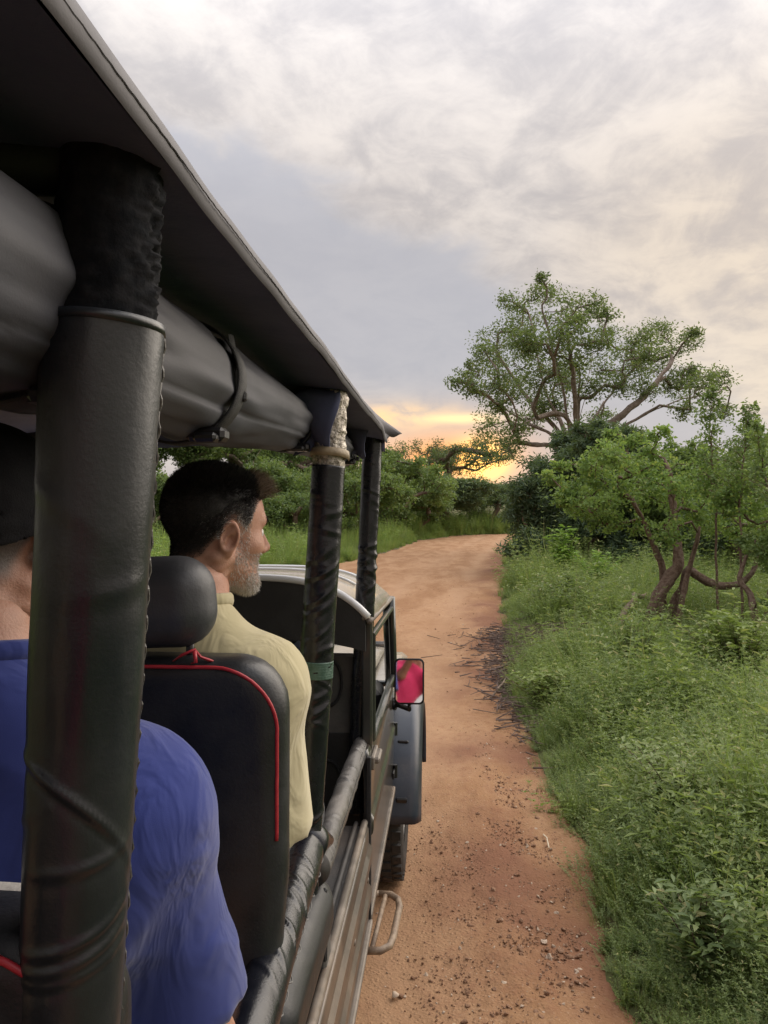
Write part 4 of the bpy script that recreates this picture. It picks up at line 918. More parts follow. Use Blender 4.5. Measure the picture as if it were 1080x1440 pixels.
def sd_hand(p, w, dirv, pal, s=1.0, curl=.6):
    """five unequal bent fingers and a thumb rooted at the side of the palm"""
    w = np.asarray(w, float); d = nrm(dirv); n = nrm(np.asarray(pal, float)-d*np.dot(pal, d)); sd = np.cross(d, n)
    Rm_ = np.stack([sd, d, n], 1); c = w+d*.045
    r = sd_ell(p, c, (.041, .052, .017), Rm_)
    for k, (ox, L, a0) in enumerate(((-.030, .062, 0), (-.010, .074, .05), (.010, .070, .1), (.029, .055, .2))):
        k0 = w+d*.085+sd*ox; a = curl*.6+a0; d1 = d*math.cos(a)+n*math.sin(a); a2 = a+curl; d2 = d*math.cos(a2)+n*math.sin(a2); a3 = a2+curl*.7; d3 = d*math.cos(a3)+n*math.sin(a3)
        k1 = k0+d1*L*.45; k2 = k1+d2*L*.32; k3 = k2+d3*L*.25
        r = smin(r, np.minimum(np.minimum(sd_cone(p, k0-d*.02, k1, .0095, .0088), sd_cone(p, k1, k2, .0088, .0082)), sd_cone(p, k2, k3, .0082, .0072)), .006)
    t0 = w+d*.028-sd*.034; t1_ = t0+(d*.5-sd*.6+n*.35)*.04; t2_ = t1_+(d*.85-sd*.1+n*.35)*.034
    return smin(r, np.minimum(sd_cone(p, t0, t1_, .013, .0105), sd_cone(p, t1_, t2_, .0105, .0085)), .01)
def person(label, J, shirt_mat, skin, shirt_seed=1, sleeve=.86, head_R=None, fine=.0032, hairf=None, build=1.0):
    """J: joints in the place; one continuous body, clothing and hair as children"""
    hc = np.asarray(J['head'], float); HR = head_R if head_R is not None else np.eye(3)
    Jn = {k: np.asarray(v_, float) for k, v_ in J.items()}
    root = Vector(Jn['pelvis']); o0 = None
    nb_ = Jn['neck']; pel = Jn['pelvis']; shL, shR = Jn['shL'], Jn['shR']; shm = (shL+shR)/2
    spine = nrm(shm-pel); side_ = nrm(shR-shL); side_ = nrm(side_-spine*np.dot(side_, spine)); fwd = np.cross(spine, side_)*-1
    fwd = np.cross(side_, spine)*-1 if np.cross(spine, side_)[1] < 0 else np.cross(spine, side_)
    RS = np.stack([side_, fwd, spine], 1); Ls = np.linalg.norm(shm-pel); bw = build
    def torso(p, off=0.0):
        d = sd_ell(p, pel+spine*Ls*.70, (.168*bw, .118*bw, .21), RS)-off
        d = smin(d, sd_ell(p, pel+spine*Ls*.28+fwd*.012, (.155*bw, .120*bw, .20), RS)-off, .06)
        d = smin(d, sd_ell(p, pel+spine*.02, (.165*bw, .125*bw, .12), RS)-off, .06)
        for s in (shL, shR):
            d = smin(d, sd_cone(p, s-spine*.012, nb_-spine*.03, .060+off, .050+off), .05)
            d = smin(d, sd_cone(p, s, s-spine*.02, .058+off, .058+off), .05)
            d = smin(d, sd_ell(p, s*.72+shm*.28-spine*.07-fwd*.045, (.07, .035, .09), RS)-off, .05)
        return d
    def arm(p, s, e, off=0.0, t=1.0):
        return sd_cone(p, s, s+(e-s)*t, .056*bw+off, (.056+(.042-.056)*t)*bw+off)
    def body(p):
        d = torso(p)
        for s_, e_, w_ in (('shL', 'elL', 'wrL'), ('shR', 'elR', 'wrR')):
            d = smin(d, arm(p, Jn[s_], Jn[e_]), .03); d = smin(d, sd_cone(p, Jn[e_], Jn[w_], .042*bw, .029), .02)
            fd = nrm(Jn[w_]-Jn[e_])+np.array(J.get('hd'+s_[-1], (0, 0, -.2))); d = smin(d, sd_hand(p, Jn[w_]+nrm(fd)*.012, fd, J.get('pm'+s_[-1], (0, 0, -1))), .014)
        for h_, k_, a_ in (('hiL', 'knL', 'anL'), ('hiR', 'knR', 'anR')):
            d = smin(d, sd_cone(p, Jn[h_], Jn[k_], .085, .060), .05); d = smin(d, sd_cone(p, Jn[k_], Jn[a_], .058, .038), .03)
            d = smin(d, sd_cone(p, Jn[a_]-[0, 0, .03], Jn[a_]+[0, .16, -.045], .042, .030), .03)
        d = smin(d, sd_cone(p, nb_-spine*.04, nb_+(hc-nb_)*.25, .064, .058), .03)
        return d
    allj = np.array(list(Jn[k] for k in Jn if k not in ('head', 'hdL', 'hdR', 'pmL', 'pmR')))
    lo, hi = allj.min(0)-.2, allj.max(0)+.2; hi[2] = max(hi[2], nb_[2]+.06)
    bv, bf = surface(body, lo, hi, .0095)
    hv, hf = surface(lambda p: head_sdf(p), (-.105, -.135, -.225), (.105, .145, .145), fine)
    hw = hv @ HR.T+hc
    v = np.concatenate([bv, hw]); f = np.concatenate([bf, hf+len(bv)])
    bm_ = fastmesh('person', v, f, True); at_ = bm_.attributes.new('scalp', 'FLOAT', 'POINT'); sc_ = np.zeros(len(v), np.float32)
    sc_[len(bv):] = sst(hairline(hv)+.010*vnoise(hv, 60), -.012, .022)*(np.abs(hv[:, 0]) < .082)*.93; at_.data.foreach_set('value', sc_)
    b = obj('person', bm_, skin); tag(b, label, 'person')
    # shirt
    fp = np.random.default_rng(shirt_seed); fd_ = [(fp.normal(size=3)*np.array([1, 1, .55]), fp.uniform(0, 6)) for _ in range(7)]
    def folds(p):
        n_ = 0; pw = p+(.035*vnoise(p.reshape(-1, 3), 6.0, shirt_seed).reshape(p.shape[:-1]+(1,))).astype(np.float32)
        for i, (k_, ph) in enumerate(fd_):
            k_ = nrm(k_).astype(np.float32)*(16+7*i); s_ = 1-np.abs(np.sin(.5*(pw @ k_)+ph+.9*np.sin(p @ (k_[[1, 2, 0]]*.35)+ph))); n_ = n_-(s_**3)*2.1/(1+.30*i)*(.4+1.2*np.clip(.5+np.sin(p @ (k_[[2, 0, 1]]*.22)+2*ph), 0, 1))
        return n_
    def shirt(p):
        tr = torso(p, .012)
        tr = np.maximum(tr, (p-nb_) @ spine-.014); tr = np.maximum(tr, -((p-pel) @ spine)-.10)
        d = tr
        for s_, e_ in (('shL', 'elL'), ('shR', 'elR')):
            s0, e0 = Jn[s_], Jn[e_]; ad = nrm(e0-s0); L_ = np.linalg.norm(e0-s0)*sleeve
            a_ = sd_cone(p, s0, e0, .065*bw, .069*bw); a_ = np.maximum(a_, (p-s0) @ ad-L_)
            a_ = np.maximum(a_, -np.maximum(sd_cone(p, s0, e0, .055*bw, .052*bw), -((p-s0) @ ad-L_+.045)))
            d = smin(d, a_, .035)
        return d+.0017*folds(p)
    ta = np.array([shL, shR, Jn['elL'], Jn['elR'], pel, nb_]); lo, hi = ta.min(0)-.19, ta.max(0)+.19
    sv, sf = surface(shirt, lo, hi, .0085); sh = obj('shirt', fastmesh('shirt', sv, sf, True), shirt_mat, b)
    # collar band round the neck
    a = np.linspace(0, 2*np.pi, 48, endpoint=False); cn = nb_+spine*.012; nkdir = nrm(hc+HR@np.array([0, -.03, -.1])-nb_); fx = RS
    ring = np.stack([cn+fx[:, 0]*.070*math.cos(t)+fx[:, 1]*(.068*math.sin(t)+.008)+spine*(-.022*max(0, math.sin(t))+.004) for t in a]); m = MB(); m.tube(ring, .0075, 8, closed=True, flat=(.7, 1.5)); obj('collar', m, shirt_mat, sh, True)
    # trousers and shoes
    def trs(p):
        d = sd_ell(p, pel+spine*.01, (.178*bw, .138*bw, .125), RS)
        for h_, k_, a_ in (('hiL', 'knL', 'anL'), ('hiR', 'knR', 'anR')): d = smin(d, sd_cone(p, Jn[h_], Jn[k_], .098, .074), .05); d = smin(d, np.maximum(sd_cone(p, Jn[k_], Jn[a_], .072, .058), -(p[..., 2]-Jn[a_][2]-.01)), .03)
        return d+.002*folds(p)
    ta = np.array([Jn[k] for k in ('pelvis', 'hiL', 'hiR', 'knL', 'knR', 'anL', 'anR')]); tv, tf = surface(trs, ta.min(0)-.2, ta.max(0)+.2, .014); obj('trousers', fastmesh('trousers', tv, tf, True), M['trouser'], b)
    for a_ in ('anL', 'anR'):
        c = Jn[a_]; v_, f_ = surface(lambda p: smin(sd_cone(p, c-[0, 0.01, .035], c+[0, .17, -.05], .052, .040), sd_cone(p, c, c-[0, 0, .04], .05, .05), .03), c-.15, c+.27, .012); obj('shoe', fastmesh('shoe', v_, f_, True), M['shoe'], b)
    if hairf: hairf(b, hv, hf, HR, hc)
    return b
def strands(pos, dirs, L, w0, nseg=3, bendv=None):
    n = len(pos); dirs = nrm(dirs); sdv = nrm(np.cross(dirs, RNG.normal(size=(n, 3)))); V = []; L = np.asarray(L).reshape(-1, 1)*np.ones((n, 1))
    bv = np.zeros((n, 3)) if bendv is None else bendv
    for i in range(nseg):
        t = i/nseg; c = pos+dirs*L*t+bv*L*t*t; w_ = w0*(1-t*.6); V += [c-sdv*w_, c+sdv*w_]
    V.append(pos+dirs*L+bv*L); V = np.stack(V, 1); k = V.shape[1]; F = []; i0 = np.arange(n)[:, None]*k
    for i in range(nseg-1): F += [i0+[[2*i, 2*i+1, 2*i+3]], i0+[[2*i, 2*i+3, 2*i+2]]]
    F.append(i0+[[2*nseg-2, 2*nseg-1, 2*nseg]])
    return V.reshape(-1, 3), np.concatenate(F)
def sample_surf(hv, hf, n, wfun):
    tri = np.concatenate([hf[:, [0, 1, 2]], hf[:, [0, 2, 3]]]); a, b, c = hv[tri[:, 0]], hv[tri[:, 1]], hv[tri[:, 2]]; nr = np.cross(b-a, c-a); ar = np.linalg.norm(nr, axis=1)+1e-12
    cen = (a+b+c)/3; wt = ar*np.clip(wfun(cen), 0, None); wt /= wt.sum(); k = RNG.choice(len(tri), n, p=wt); r1 = np.sqrt(RNG.random((n, 1))); r2 = RNG.random((n, 1))
    return a[k]*(1-r1)+b[k]*r1*(1-r2)+c[k]*r1*r2, nr[k]/ar[k][:, None]
def hairline(p):
    """>0 where hair grows"""
    y = p[:, 1]; z = p[:, 2]
    line = np.interp(y, [-.13, -.085, -.05, -.03, -.018, -.003, .018, .032, .045, .055, .068, .085], [-.068, -.066, -.045, -.012, .018, .030, .028, .012, .040, .062, .074, .082])
    return z-line
def cap_mesh(R_, thick, cut, res=.004, dz=0):
    def f(p):
        d = sd_ell(p, (0, -.012, .045), (.0765+thick, .0985+thick, .083+thick)); d = smin(d, sd_ell(p, (0, .030, .040), (.066+thick*.6, .060+thick*.5, .070+thick)), .03)
        q = p.reshape(-1, 3); hl = (q[:, 2]-np.interp(q[:, 1], [-.13, -.09, -.05, 0, .04, .065, .09], [-.040, -.034, -.010, .034, .044, .056, .068])).reshape(p.shape[:-1]); hl2 = np.maximum(-hl+cut, -1)
        return smax(d, hl2.astype(np.float32), .006)+.0022*np.sin(p[..., 0]*190+np.sin(p[..., 1]*90)*2)*np.sin(p[..., 1]*130+p[..., 2]*60)*.5
    return surface(f, (-.11, -.135, -.09), (.11, .13, .165), res)
def hair_dark(b, hv, hf, HR, hc):
    tw = lambda v: v @ HR.T+hc
    cv, cf = cap_mesh(None, .0040, .030); h = obj('hair', fastmesh('hair', tw(cv), cf, True), M['hair'], b)
    # body of the hair: strands lying back and down, longer on top
    p, n_ = sample_surf(hv, hf, 42000, lambda c: (hairline(c) > 0)*(1.0+0*c[:, 0])*(np.abs(c[:, 0]) < .09))
    up_ = np.clip((p[:, 2]-.06)/.05, 0, 1); L = .004+.013*up_+RNG.random(len(p))*.005; L *= np.clip(hairline(p)/.025, .35, 1)
    d = n_*(.55+.3*up_[:, None])+np.array([0, -.6, -.55])*(1-up_[:, None])+np.array([0, .35, .35])*up_[:, None]+RNG.normal(size=p.shape)*.22
    v, f = strands(p+n_*.0025, d, L, .0005); obj('hair_strands', fastmesh('hair_strands', tw(v), f), M['hair'], h)['kind'] = 'stuff'
    # quiff, browner than the hair behind it
    p, n_ = sample_surf(hv, hf, 2600, lambda c: ((c[:, 1] > .052) & (c[:, 2] > .072) & (np.abs(c[:, 0]) < .055))*1.0)
    L = .034+.022*RNG.random(len(p)); d = np.array([0, .60, .80])+RNG.normal(size=p.shape)*.26+n_*.2
    v, f = strands(p, d, L, .00042, 4, np.array([[0, .15, -.18]])*np.ones((len(p), 1))); obj('quiff', fastmesh('quiff', tw(v), f), M['hair_tip'], h)['kind'] = 'stuff'
    # grey at the temples, sideburn and beard
    def bw(c):
        x, y, z = np.abs(c[:, 0]), c[:, 1], c[:, 2]; jaw = (z < -.035-.25*np.clip(.05-y, -1, 1)*0)*(y > .012)*(z > -.128)*(x > .012)
        ch = jaw*((z < -.045)+(x > .048)*(z < -.02)); ch = ch*(1-(y > .082)*(z > -.052)); side_ = (x > .054)*(y > .012)*(y < .045)*(z > -.06)*(z < .045)
        chin = (z < -.078)*(y > .05)*(z > -.128); ml = (z < -.045)*(z > -.060)*(y > .08)*(x > .004)
        return np.clip(ch*.8+side_*1.0+chin*1.6+ml*.9, 0, 2)*(c[:, 1] > .008)
    p, n_ = sample_surf(hv, hf, 6500, bw); L = .0035+.004*RNG.random(len(p))+.007*np.clip((-.085-p[:, 2])/.03, 0, 1)
    d = n_*.55+np.array([0, .15, -.9])+RNG.normal(size=p.shape)*.3
    v, f = strands(p, d, L, .00038, 2); obj('beard', fastmesh('beard', tw(v), f), M['beard'], b)['kind'] = 'stuff'
    p, n_ = sample_surf(hv, hf, 2600, lambda c: ((np.abs(c[:, 0]) > .050)*(c[:, 1] > -.06)*(c[:, 1] < .056)*(c[:, 2] > -.01)*(c[:, 2] < .066))*(hairline(c) > -.004)*(.25+1.4*(c[:, 1] > .01)))
    v, f = strands(p, n_*.4+np.array([0, -.7, -.3])+RNG.normal(size=p.shape)*.2, .010*(.6+.5*RNG.random(len(p))), .00035, 2); obj('grey_temple', fastmesh('grey_temple', tw(v), f), M['beard'], h)['kind'] = 'stuff'
    p, n_ = sample_surf(hv, hf, 420, lambda c: ((np.abs(c[:, 0]) > .014)*(np.abs(c[:, 0]) < .05)*(c[:, 1] > .06)*(np.abs(c[:, 2]-.033) < .006))*1.0)
    v, f = strands(p, n_*.5+np.array([0, 0, .4])+nrm(p*[1, 0, 0])*.8, .0055, .0004, 2); obj('eyebrow', fastmesh('eyebrow', tw(v), f), M['hair'], b)['kind'] = 'stuff'
    for s in (-1, 1):
        m = MB(); m.sphere(tw(np.array([[s*.032, .0795, .004]]))[0], .0128, 14, 9); e = obj('eye', m, M['eye'], b, True)
        m = MB(); m.sphere(tw(np.array([[s*.033, .0905, .0035]]))[0], .0035, 8, 6); obj('iris', m, M['hair'], e, True)
def hair_crop(b, hv, hf, HR, hc):
    tw = lambda v: v @ HR.T+hc
    cv, cf = cap_mesh(None, .008, .03); h = obj('hair', fastmesh('hair', tw(cv), cf, True), M['hair'], b)
    p, n_ = sample_surf(hv, hf, 14000, lambda c: (hairline(c) > -.004)*1.0); L = .008+.012*np.clip(hairline(p)/.06, 0, 1); d = n_*.7+np.array([0, -.3, -.55])+RNG.normal(size=p.shape)*.2
    v, f = strands(p, d, L, .0005, 2); obj('hair_strands', fastmesh('hair_strands', tw(v), f), M['hair'], h)['kind'] = 'stuff'
    for s in (-1, 1): m = MB(); m.sphere(tw(np.array([[s*.032, .0795, .004]]))[0], .0128, 14, 9); obj('eye', m, M['eye'], b, True)
def black_cap(b, hv, hf, HR, hc):
    tw = lambda v: v @ HR.T+hc
    for s in (-1, 1): m = MB(); m.sphere(tw(np.array([[s*.032, .0795, .004]]))[0], .0128, 14, 9); obj('eye', m, M['eye'], b, True)
    def f(p):
        d = sd_ell(p, (0, -.008, .045), (.087, .110, .096)); d = smin(d, sd_ell(p, (0, .030, .045), (.078, .074, .086)), .03)
        cut = -(p[..., 2]-(-.018+.36*(p[..., 1]+.10))); inn = sd_ell(p, (0, -.008, .045), (.080, .103, .089))
        d = smax(d, cut, .005); return smax(d, -smax(inn, -(p[..., 2]-.0+.05), .004), .004)+.0006*np.sin(p[..., 2]*300)*(p[..., 2] < .03)
    v, f_ = surface(f, (-.11, -.14, -.07), (.11, .13, .16), .0038); c = obj('cap', fastmesh('cap', tw(v), f_, True), M['cap_cloth'], b, False, 'black cap')
    m = MB(); g = np.array([[(-.062+.124*s, .085+(.075*t)*(1-(2*s-1)**2*.45), .055-.012*t-.018*(2*s-1)**2) for s in np.linspace(0, 1, 13)] for t in np.linspace(0, 1, 7)]); m.grid(tw(g.reshape(-1, 3)).reshape(g.shape)); o = obj('peak', m, M['cap_cloth'], c, True); o.modifiers.new('s', 'SOLIDIFY').thickness = .004
def sit(x, y, head, neck, shL, shR, elL, elR, wrL, wrR, pel=None, **kw):
    J = dict(head=head, neck=neck, shL=shL, shR=shR, elL=elL, elR=elR, wrL=wrL, wrR=wrR, pelvis=pel or (x, y-.02, 1.27), hiL=(x-.09, y, 1.25), hiR=(x+.09, y, 1.25), knL=(x-.10, y+.42, 1.27), knR=(x+.10, y+.42, 1.27), anL=(x-.10, y+.40, .84), anR=(x+.10, y+.40, .84)); J.update(kw); return J
# the man in the tan shirt, looking out to the right
h1 = P(303, 748, 1.46)
HR1 = rotz(rad(-47)) @ rotx(rad(-4)) @ roty(rad(2))*.945
person('bearded man in tan shirt seated ahead, looking out to the right', sit(-.475, 1.40, h1, (-.470, 1.395, 1.820), (-.655, 1.40, 1.70), (-.340, 1.42, 1.685), (-.70, 1.48, 1.44), (-.325, 1.47, 1.40), (-.60, 1.72, 1.36), (-.40, 1.73, 1.36)),
       M['shirt_tan'], M['skin'], 3, 1.02, HR1, .0029, hair_dark, .98)
# the man in the blue shirt
h2 = P(-26, 765, .84)
person('man in blue t-shirt and black cap seated beside the nearest pole', sit(-.50, .76, h2, (-.505, .785, 1.835), (-.70, .79, 1.70), (-.335, .80, 1.685), (-.76, .90, 1.46), (-.285, .865, 1.38), (-.62, 1.10, 1.36), (-.36, 1.06, 1.33)),
       M['shirt_blue'], M['skin2'], 9, .80, rotz(rad(8)) @ rotx(rad(-6)), .0034, black_cap, 1.0)
# the photographer in pink, leaning out behind the camera, seen in the wing mirror
person('person in pink shirt leaning out over the side rail with a phone', sit(-.44, -.56, (-.055, -.40, 1.985), (-.115, -.42, 1.835), (-.30, -.42, 1.78), (.045, -.42, 1.66), (-.21, -.30, 1.70), (.10, -.26, 1.74), (-.075, -.13, 1.92), (.075, -.12, 1.92), (-.42, -.56, 1.27), hdL=(0, 0, .3), hdR=(0, 0, .3), pmL=(1, 0, 0), pmR=(-1, 0, 0)),
       M['shirt_pink'], M['skin2'], 5, .9, rotz(rad(4)), .0045, hair_crop, .95)
m = MB(); m.box((.0, -.032, 2.0), (.078, .010, .165), bev=.004); ph = obj('phone', m, M['buckle']); tag(ph, 'slim black phone held up by the person in pink', 'phone')
m = MB(); m.lathe([(0, .001), (.002, .008), (-.003, .010)], (.0, -.026, 2.0), 1, 20); obj('lens', m, M['eye'], ph)
# ------------------------------------------------------------------ scattered stuff: plants nobody could count
def proto_col(name, meshes, mats):
    c = bpy.data.collections.new(name)
    for i, (me, m) in enumerate(zip(meshes, mats)):
        me.materials.append(m); o = bpy.data.objects.new(f'{name}_{i:02d}', me); c.objects.link(o)
    return c
def scatter(name, label, cat, pts, rot, scl, idx, col):
    n = len(pts); me = bpy.data.meshes.new(name); me.vertices.add(n)
    me.vertices.foreach_set('co', np.asarray(pts, np.float32).ravel())
    for nm, ty, arr, key in (('rot', 'FLOAT_VECTOR', rot, 'vector'), ('scl', 'FLOAT_VECTOR', scl, 'vector'), ('idx', 'INT', idx, 'value')):
        a = me.attributes.new(nm, ty, 'POINT'); a.data.foreach_set(key, np.asarray(arr, np.int32 if ty == 'INT' else np.float32).ravel())
    o = bpy.data.objects.new(name, me); COL.objects.link(o); tag(o, label, cat, kind='stuff')
    g = bpy.data.node_groups.new(name, 'GeometryNodeTree')
    g.interface.new_socket('Geometry', in_out='INPUT', socket_type='NodeSocketGeometry'); g.interface.new_socket('Geometry', in_out='OUTPUT', socket_type='NodeSocketGeometry')
    N = g.nodes.new; gi = N('NodeGroupInput'); go = N('NodeGroupOutput'); ip = N('GeometryNodeInstanceOnPoints'); ci = N('GeometryNodeCollectionInfo')
    ci.inputs['Collection'].default_value = col; ci.inputs['Separate Children'].default_value = True; ci.inputs['Reset Children'].default_value = True
    ip.inputs['Pick Instance'].default_value = True
    def na(nm, ty): q = N('GeometryNodeInputNamedAttribute'); q.data_type = ty; q.inputs[0].default_value = nm; return q.outputs[0]
    L = g.links.new
    L(gi.outputs[0], ip.inputs['Points']); L(ci.outputs[0], ip.inputs['Instance']); L(na('idx', 'INT'), ip.inputs['Instance Index'])
    er = N('FunctionNodeEulerToRotation'); L(na('rot', 'FLOAT_VECTOR'), er.inputs[0]); L(er.outputs[0], ip.inputs['Rotation']); L(na('scl', 'FLOAT_VECTOR'), ip.inputs['Scale'])
    L(ip.outputs[0], go.inputs[0])
    o.modifiers.new('scatter', 'NODES').node_group = g
    return o
def blades(n, h, spread, w, lean=.5):
    a = RNG.random(n)*2*np.pi; r = spread*np.sqrt(RNG.random(n)); b = np.stack([np.cos(a)*r, np.sin(a)*r, np.zeros(n)], -1)
    H = h*(.5+.7*RNG.random(n)); la = a+RNG.normal(size=n)*.8; ln = lean*RNG.random(n)*H
    d = np.stack([np.cos(la), np.sin(la), np.zeros(n)], -1); s = np.stack([-np.sin(la), np.cos(la), np.zeros(n)], -1)
    m = b+d*(ln*.35)[:, None]; m[:, 2] += H*.6; t = b+d*ln[:, None]; t[:, 2] += H
    v = np.stack([b-s*w/2, b+s*w/2, m+s*w*.4, t, m-s*w*.4], 1).reshape(-1, 3)
    i = np.arange(n)[:, None]*5
    f = np.concatenate([i+np.array([[0, 1, 2]]), i+np.array([[0, 2, 4]]), i+np.array([[4, 2, 3]])])
    return v, f
def weed(nst, h, spread, lsize, per, ratio=.45, lean=.45, pinn=False):
    V = []; F = []; k = 0
    for s in range(nst):
        a = RNG.random()*2*np.pi; ln = lean*(.3+RNG.random())*h; H = h*(.55+.6*RNG.random()); dv = np.array([np.cos(a), np.sin(a), 0])
        b = dv*spread*RNG.random(); ts = np.linspace(.12, 1, per)
        c = b+np.outer(ts**1.5*ln, dv)+np.outer(ts*H, [0, 0, 1])
        # stem
        sd = np.array([-dv[1], dv[0], 0])*.003
        q = np.stack([b-sd, b+sd, c[-1]]); V.append(q); F.append(np.array([[k, k+1, k+2]])); k += 3
        aa = np.arange(per)*2.4+RNG.random()*6
        for side in ((0, np.pi) if pinn else (0, 2.1, 4.2)):
            dd = np.stack([np.cos(aa+side), np.sin(aa+side), .25+.5*RNG.random(per)-.45*(1-ts)], -1)
            v, f = leaf_arrays(c, lsize*(1.15-.55*ts), 1.0, ratio, .2, dd); V.append(v); F.append(f+k); k += len(v)
    return np.concatenate(V), np.concatenate(F)
WP = [weed(9, .34, .10, .060, 7), weed(7, .46, .08, .045, 10, .35), weed(12, .24, .14, .050, 5, .6), weed(6, .55, .06, .075, 8, .3),
      weed(10, .30, .12, .032, 11, .5, .7), blades(46, .30, .10, .007, .8), blades(34, .45, .07, .006, .6), weed(8, .40, .10, .055, 9, .28, .6), weed(6, .34, .10, .08, 4, .55, .5), weed(4, .85, .10, .05, 15, .3, .35), weed(9, .38, .11, .024, 17, .45, .6), weed(11, .28, .13, .020, 15, .5, .8), blades(60, .34, .12, .0045, .9)]
wcol = proto_col('weed_plants', [fastmesh('weed_plant', v, f) for v, f in WP], [M['weed'], M['weed2'], M['weed'], M['weed'], M['weed2'], M['grass'], M['grass'], M['weed2'], M['weed'], M['weed2'], M['weed2'], M['weed'], M['grass']])
def sample(n, ylo, yhi, side, wide, power=1.0):
    y = ylo*(yhi/ylo)**(RNG.random(n)**power); e = RNG.random(n)
    if side > 0: x = Rx(y)+e*wide(y)
    else: x = Lx(y)-e*wide(y)
    return x, y
def lay(parts, zoff=-.01, bare=()):
    xs_, ys_, ss_, ii_ = [np.concatenate(q) for q in zip(*parts)]
    d = edge_dist(xs_, ys_); keep = d > .10-.34*RNG.random(len(d))**4
    for (bx, by, br) in bare: keep &= ((xs_-bx)**2+((ys_-by)*.55)**2 > (br*(.55+.6*RNG.random(len(d))))**2)
    xs_, ys_, ss_, ii_, d = xs_[keep], ys_[keep], ss_[keep], ii_[keep], d[keep]
    ss_ = ss_*(.35+.65*sst(d, .05, .9))*(.72+1.0*np.clip(fbm(np.stack([xs_, ys_], -1), .7, 3, 21)+.35, 0, 1))
    z = terr_z(xs_, ys_)+zoff; n = len(xs_)
    return np.stack([xs_, ys_, z], -1), np.stack([RNG.normal(size=n)*.15, RNG.normal(size=n)*.15, RNG.random(n)*6.28], -1), np.stack([ss_*(.8+.4*RNG.random(n)), ss_*(.8+.4*RNG.random(n)), ss_*(.75+.5*RNG.random(n))], -1), ii_
def wp(n, w): w = list(w); s = sum(w); w += [s*.03, s*.02, s*.35, s*.35, s*.25]; return RNG.choice(13, n, p=np.array(w)/sum(w))
def blk(n, ylo, yhi, side, wide, s0, wts, power=1.0):
    x, y = sample(n, ylo, yhi, side, wide, power); return x, y, s0*(.7+.6*RNG.random(n)), wp(n, wts)
VW = lambda y: np.maximum(.42*y+1.2-Rx(y), 1.0)+.15*y
bare_spots = [(G(800, 905)[0], G(800, 905)[1], 1.1), (G(1010, 960)[0], G(1010, 960)[1], .9)]
parts = [blk(6500, 1.6, 7, 1, VW, .9, [5, 4, 4, 2, 5, 3, 2, 4]), (lambda n: (lambda y: (Rx(y)+RNG.random(n)*5, y, .9*(.7+.6*RNG.random(n)), wp(n, [5, 4, 4, 2, 5, 3, 2, 4])))(RNG.uniform(-7, 2.0, n)))(3600),
         blk(1500, 2, 8, 1, lambda y: .5+0*y, .55, [3, 3, 5, 0, 6, 6, 1, 1]),
         blk(7500, 6.5, 20, 1, VW, 1.05, [5, 4, 3, 2, 5, 4, 3, 4]), blk(2500, 7, 24, 1, lambda y: .7+.03*y, .7, [2, 3, 5, 0, 6, 8, 3, 1]),
         blk(6000, 18, 80, 1, lambda y: .36*y+3, 1.7, [4, 4, 2, 2, 4, 5, 4, 3])]
wcol.name = 'weed_plants'
scatter('roadside_weeds', 'dense low green weeds and grass beside the dirt road under the trees', 'weeds', *lay(parts, bare=bare_spots), wcol)
GP = [blades(60, .55, .16, .010, .7), blades(46, .75, .12, .010, .55), weed(10, .5, .16, .075, 8, .4), weed(8, .7, .14, .09, 8, .45), blades(70, .28, .22, .010, .9)]
gcol = proto_col('bank_plants', [fastmesh('bank_plant', v, f) for v, f in GP], [M['grass'], M['grass'], M['weed'], M['lv_light'], M['grass']])
LWd = lambda y: .30*y+4
def blk2(n, ylo, yhi, wide, s0, wts):
    y = RNG.uniform(ylo, yhi, n); x = Lx(y)-RNG.random(n)**1.2*wide(y); return x, y, s0*(.7+.6*RNG.random(n)), RNG.choice(5, n, p=np.array(wts)/sum(wts))
parts = [blk2(5200, 20, 62, LWd, 1.15, [5, 3, 3, 2, 5]), blk2(2600, 22, 82, lambda y: 4.5+0*y, .85, [4, 1, 1, 1, 9]), blk2(4200, 55, 100, lambda y: 30+0*y, 1.6, [4, 3, 4, 3, 3]), blk2(2500, 3, 22, lambda y: 14+0*y, 1.1, [4, 3, 3, 2, 5])]
scatter('grass_bank', 'tall light green grass along the far side of the road', 'grass', *lay(parts), gcol)

# stones and clods on the road
def stone():
    m = MB(); m.sphere((0, 0, .25), (.5, .42, .36), 8, 6); v = m.v[0]; v *= (1+vnoise(v*2.6+RNG.random(3)*9, 1.0)[:, None]*.95); return m.mesh('stone')
scol = proto_col('road_stones', [stone() for _ in range(5)], [M['stone'], M['stone'], M['stone'], M['stone_pale'], M['stone']])
n = 42000; y = 1.7*(24/1.7)**RNG.random(n); e = RNG.random(n)
x = np.where(e < .55, Rx(y)-np.abs(RNG.normal(size=n))*.45+.06, Rx(y)-RNG.random(n)*2.4)
c0 = fbm(np.stack([x*1.6, y*.5], -1), 1.3, 4, 33); keep = (RNG.random(n) < .10+2.2*np.clip(c0+.05, 0, 1)); x, y = x[keep], y[keep]; n = len(x)
s = .0048*RNG.lognormal(0, .62, n); s = np.clip(s, .002, .032); lat_ = x-Rx(y)
zz = .004-.030*np.exp(-((lat_+1.05)/.33)**2)-.030*np.exp(-((lat_+2.7)/.33)**2)+.016*np.exp(-((lat_+.38)/.16)**2)+fbm(np.stack([x, y], -1), 1.1, 3, 2)*.035-.13*sst(edge_dist(x, y), .02, .30)
scatter('road_gravel', 'brown pebbles and dirt clods strewn over the road', 'gravel', np.stack([x, y, zz], -1), RNG.normal(size=(n, 3))*.6, np.stack([s*1.2, s*1.6, s*.8], -1), RNG.choice(5, n, p=[.28, .28, .2, .10, .14]), scol)

